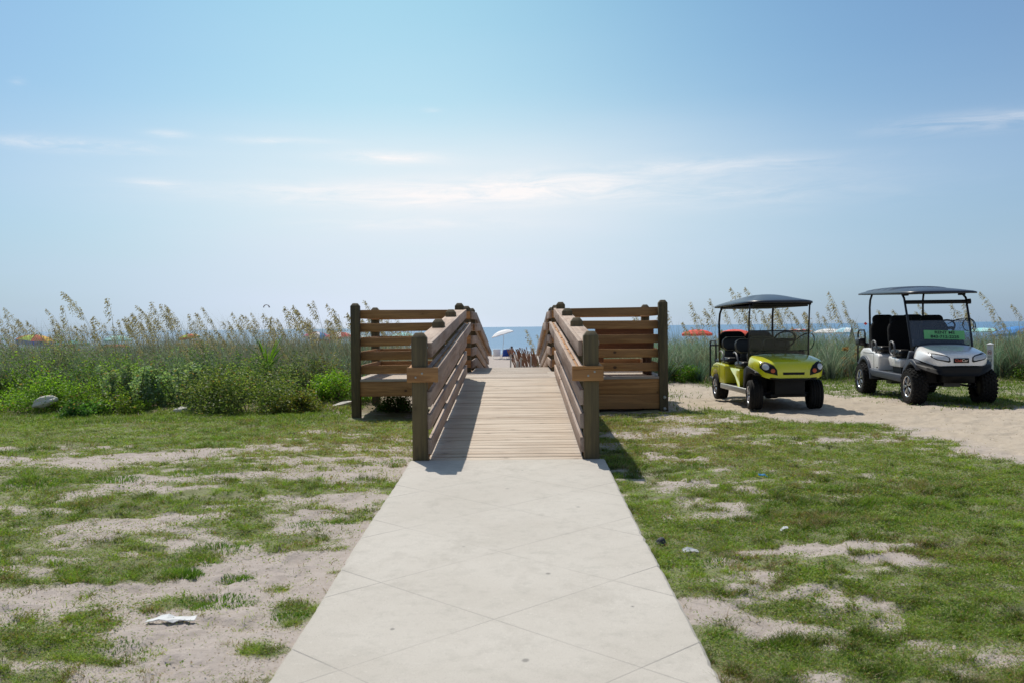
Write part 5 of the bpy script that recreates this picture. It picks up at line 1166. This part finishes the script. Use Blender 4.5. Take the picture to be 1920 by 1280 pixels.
# people on the beach: one continuous skinned body each, hair and clothing as children
def person(x, y, rz, pose, skin, top, bottom, label, hair=True):
    z0 = float(gz(x, y)); root = empty('person', (x, y, z0), rz); tag(root, label, 'person')
    if pose == 'stand':
        J = {'p': (0, 0, .93), 's': (0, .01, 1.15), 'c': (0, 0, 1.40), 'n': (0, 0, 1.52), 'h': (0, -.01, 1.64), 't': (0, 0, 1.74), 'hl': (-.10, 0, .90), 'kl': (-.11, -.01, .50), 'al': (-.11, .02, .09), 'fl': (-.12, -.14, .04), 'hr': (.10, 0, .90), 'kr': (.12, -.03, .50), 'ar': (.13, .03, .09), 'fr': (.14, -.13, .04),
             'sl': (-.19, 0, 1.40), 'el': (-.25, .02, 1.12), 'wl': (-.22, -.10, .90), 'ml': (-.21, -.14, .82), 'sr': (.19, 0, 1.40), 'er': (.26, .03, 1.13), 'wr': (.26, -.04, .88), 'mr': (.26, -.06, .80)}
    else:
        J = {'p': (0, 0, .36), 's': (0, .04, .58), 'c': (0, .06, .84), 'n': (0, .05, .96), 'h': (0, .03, 1.08), 't': (0, .03, 1.18), 'hl': (-.10, -.02, .36), 'kl': (-.13, -.42, .52), 'al': (-.13, -.62, .12), 'fl': (-.13, -.76, .06), 'hr': (.10, -.02, .36), 'kr': (.13, -.42, .52), 'ar': (.13, -.62, .12), 'fr': (.13, -.76, .06),
             'sl': (-.19, .06, .84), 'el': (-.26, -.02, .58), 'wl': (-.20, -.22, .54), 'ml': (-.18, -.30, .54), 'sr': (.19, .06, .84), 'er': (.26, -.02, .58), 'wr': (.20, -.22, .54), 'mr': (.18, -.30, .54)}
    Rr = dict(p=.14, s=.12, c=.13, n=.055, h=.095, t=.07, hl=.095, kl=.06, al=.042, fl=.035, hr=.095, kr=.06, ar=.042, fr=.035, sl=.055, el=.042, wl=.030, ml=.035, sr=.055, er=.042, wr=.030, mr=.035)
    ks = list(J); E_ = [('p', 's'), ('s', 'c'), ('c', 'n'), ('n', 'h'), ('h', 't'), ('p', 'hl'), ('hl', 'kl'), ('kl', 'al'), ('al', 'fl'), ('p', 'hr'), ('hr', 'kr'), ('kr', 'ar'), ('ar', 'fr'), ('c', 'sl'), ('sl', 'el'), ('el', 'wl'), ('wl', 'ml'), ('c', 'sr'), ('sr', 'er'), ('er', 'wr'), ('wr', 'mr')]
    def skinned(nm, keys, edges, extra, m, rootk):
        me = bpy.data.meshes.new(nm); me.from_pydata([J[k] for k in keys], [(keys.index(a), keys.index(c)) for a, c in edges], []); o = bpy.data.objects.new(nm, me); C.objects.link(o); o.parent = root
        md = o.modifiers.new('skin', 'SKIN'); sv = me.skin_vertices[0].data if me.skin_vertices else None
        if sv is None:
            bm = bmesh.new(); bm.from_mesh(me); bm.verts.layers.skin.verify(); bm.to_mesh(me); bm.free(); sv = me.skin_vertices[0].data
        for k, q in zip(keys, sv): q.radius = (Rr[k] + extra,) * 2; q.use_root = (k == rootk)
        su = o.modifiers.new('sub', 'SUBSURF'); su.levels = 2; su.render_levels = 2; me.materials.append(m); return o
    skinned('body', ks, E_, 0, skin, 'p')
    if top: skinned('shirt', ['s', 'c', 'sl', 'sr'], [('s', 'c'), ('c', 'sl'), ('c', 'sr')], .022, top, 's')
    if bottom: skinned('shorts', ['p', 'hl', 'hr'], [('p', 'hl'), ('p', 'hr')], .025, bottom, 'p')
    b = MB(); h = J['h']; b.lathe([(.001, .13), (.06, .12), (.10, .06), (.108, 0), (.09, -.05)], 14, 'z', (h[0], h[1] + .018, h[2] + .02)); b.build('hair', M['hair'], root, smooth=True)
    return root
tan = simple('tan cloth', (.45, .30, .20), .8); dk = simple('dark cloth', (.02, .02, .04), .8); rdc = simple('red cloth', (.40, .06, .05), .8); gry = simple('grey cloth', (.20, .17, .18), .8)
person(-19.5, 86, R(200), 'stand', M['skin'], None, gry, 'person with dark hair and bare tanned shoulders standing on the beach, left of the umbrellas')
person(-17.6, 86, R(160), 'stand', M['skin'], dk, dk, 'person in dark clothes standing on the beach below the blue and magenta umbrella')
person(-23.8, 86, R(180), 'stand', M['skin'], gry, tan, 'person in a grey brown top standing farthest left on the beach')
person(-.62, 90.4, R(180), 'sit', M['skin'], rdc, dk, 'person with dark hair in a reddish top sitting by the royal blue beach chairs')
# sand fence
SF = empty('sand_fence', (0, 58, float(gz(0, 58)))); tag(SF, 'leaning rust brown slatted sand fence beyond the end of the boardwalk', 'sand fence')
M['slat'] = simple('rusty slats', (.24, .12, .07), .85, 0, .45, 4); M['greyslat'] = simple('grey slats', (.40, .37, .33), .85, 0, .25, 5)
b = MB(); r2 = random.Random(5); i = 0
for row in range(3):
    for k in range(26):
        x = -.45 + k * .085 + row * .12 + r2.uniform(-.02, .02); y = 58 + row * .9 + k * .05; z = float(gz(x, y)); ln = r2.gauss(-.22, .10); h = r2.uniform(1.15, 1.62)
        b.box((x + ln * h / 2 + .30, y, z + h / 2 * .95), (.048, .012, h), Matrix.Rotation(ln, 3, 'Y'), axis=2)
o = b.build('slats', M['slat'], SF); o.location = (0, -58, -float(gz(0, 58)))
b = MB()
for (x, y, h) in ((-.48, 57.6, 1.15), (.1, 57.2, .95), (.7, 58.5, 1.0)): z = float(gz(x, y)); b.tube([(x, y, z - .2), (x + .03, y, z + h)], .045, 8)
o = b.build('post', M['greyslat'], SF); o.location = (0, -58, -float(gz(0, 58)))
SF2 = empty('sand_fence', (.4, 50, float(gz(.4, 50)))); tag(SF2, 'short grey weathered picket fence in front of the brown sand fence', 'sand fence')
b = MB()
for k in range(15):
    x = .02 + k * .085; y = 50 + k * .03; z = float(gz(x, y)); h = r2.uniform(.40, .52) - z - .75 + .75; b.box((x, y, z + .22), (.035, .012, .52 + r2.uniform(-.04, .04)), Matrix.Rotation(r2.gauss(0, .06), 3, 'Y'), axis=2)
o = b.build('slats', M['greyslat'], SF2); o.location = (-.4, -50, -float(gz(.4, 50)))
b = MB(); z = float(gz(-.05, 49.8)); b.tube([(-.08, 49.8, z - .1), (-.06, 49.8, z + .74)], [.075, .06], 10); o = b.build('post', M['greyslat'], SF2); o.location = (-.4, -50, -float(gz(.4, 50)))
# kites and buoy
def kite(x, y, z, w_, h_, m, label, name='kite'):
    b = MB(); b.add([(x - w_, y, z), (x, y + .1, z + h_), (x + w_, y, z), (x, y - .05, z - h_)], [(0, 1, 2, 3)]); k = b.build(name, m, None); md = k.modifiers.new('t', 'SOLIDIFY'); md.thickness = .03
    me = k.data; me.transform(Matrix.Translation((-x, -y, -z))); k.location = (x, y, z); tag(k, label, 'kite'); return k
K1 = empty('parasail', (-25.3, 100, 3.75)); tag(K1, 'tiny dark arched canopy flying low over the sea left of the boardwalk', 'parasail')
b = MB(); b.loft([[(.34 * math.cos(a) * q, .18 * (1 - q * q) * 0 + yy, .30 * math.sin(a)) for a in [math.pi * k / 12 for k in range(13)]] for q, yy in ((.9, -.15), (1, 0), (.95, .15))], cap=False); o = b.build('canopy', gry, K1); md = o.modifiers.new('t', 'SOLIDIFY'); md.thickness = .05
kite(34.8, 100, 1.48, .19, .16, RD[0], 'tiny red kite low over the sea left of the white golf cart')
BY = empty('buoy', (2.0, 270, -1.62)); tag(BY, 'small white buoy floating on the sea right of the white umbrella', 'buoy')
b = MB(); b.lathe([(.001, .42), (.16, .38), (.26, .20), (.27, 0), (.18, -.15), (.001, -.2)], 16, 'z'); b.build('float', WH[0], BY, smooth=True); b = MB(); b.tube([(0, 0, .4), (0, 0, .75)], .03, 6); b.build('staff', M['pole'], BY)
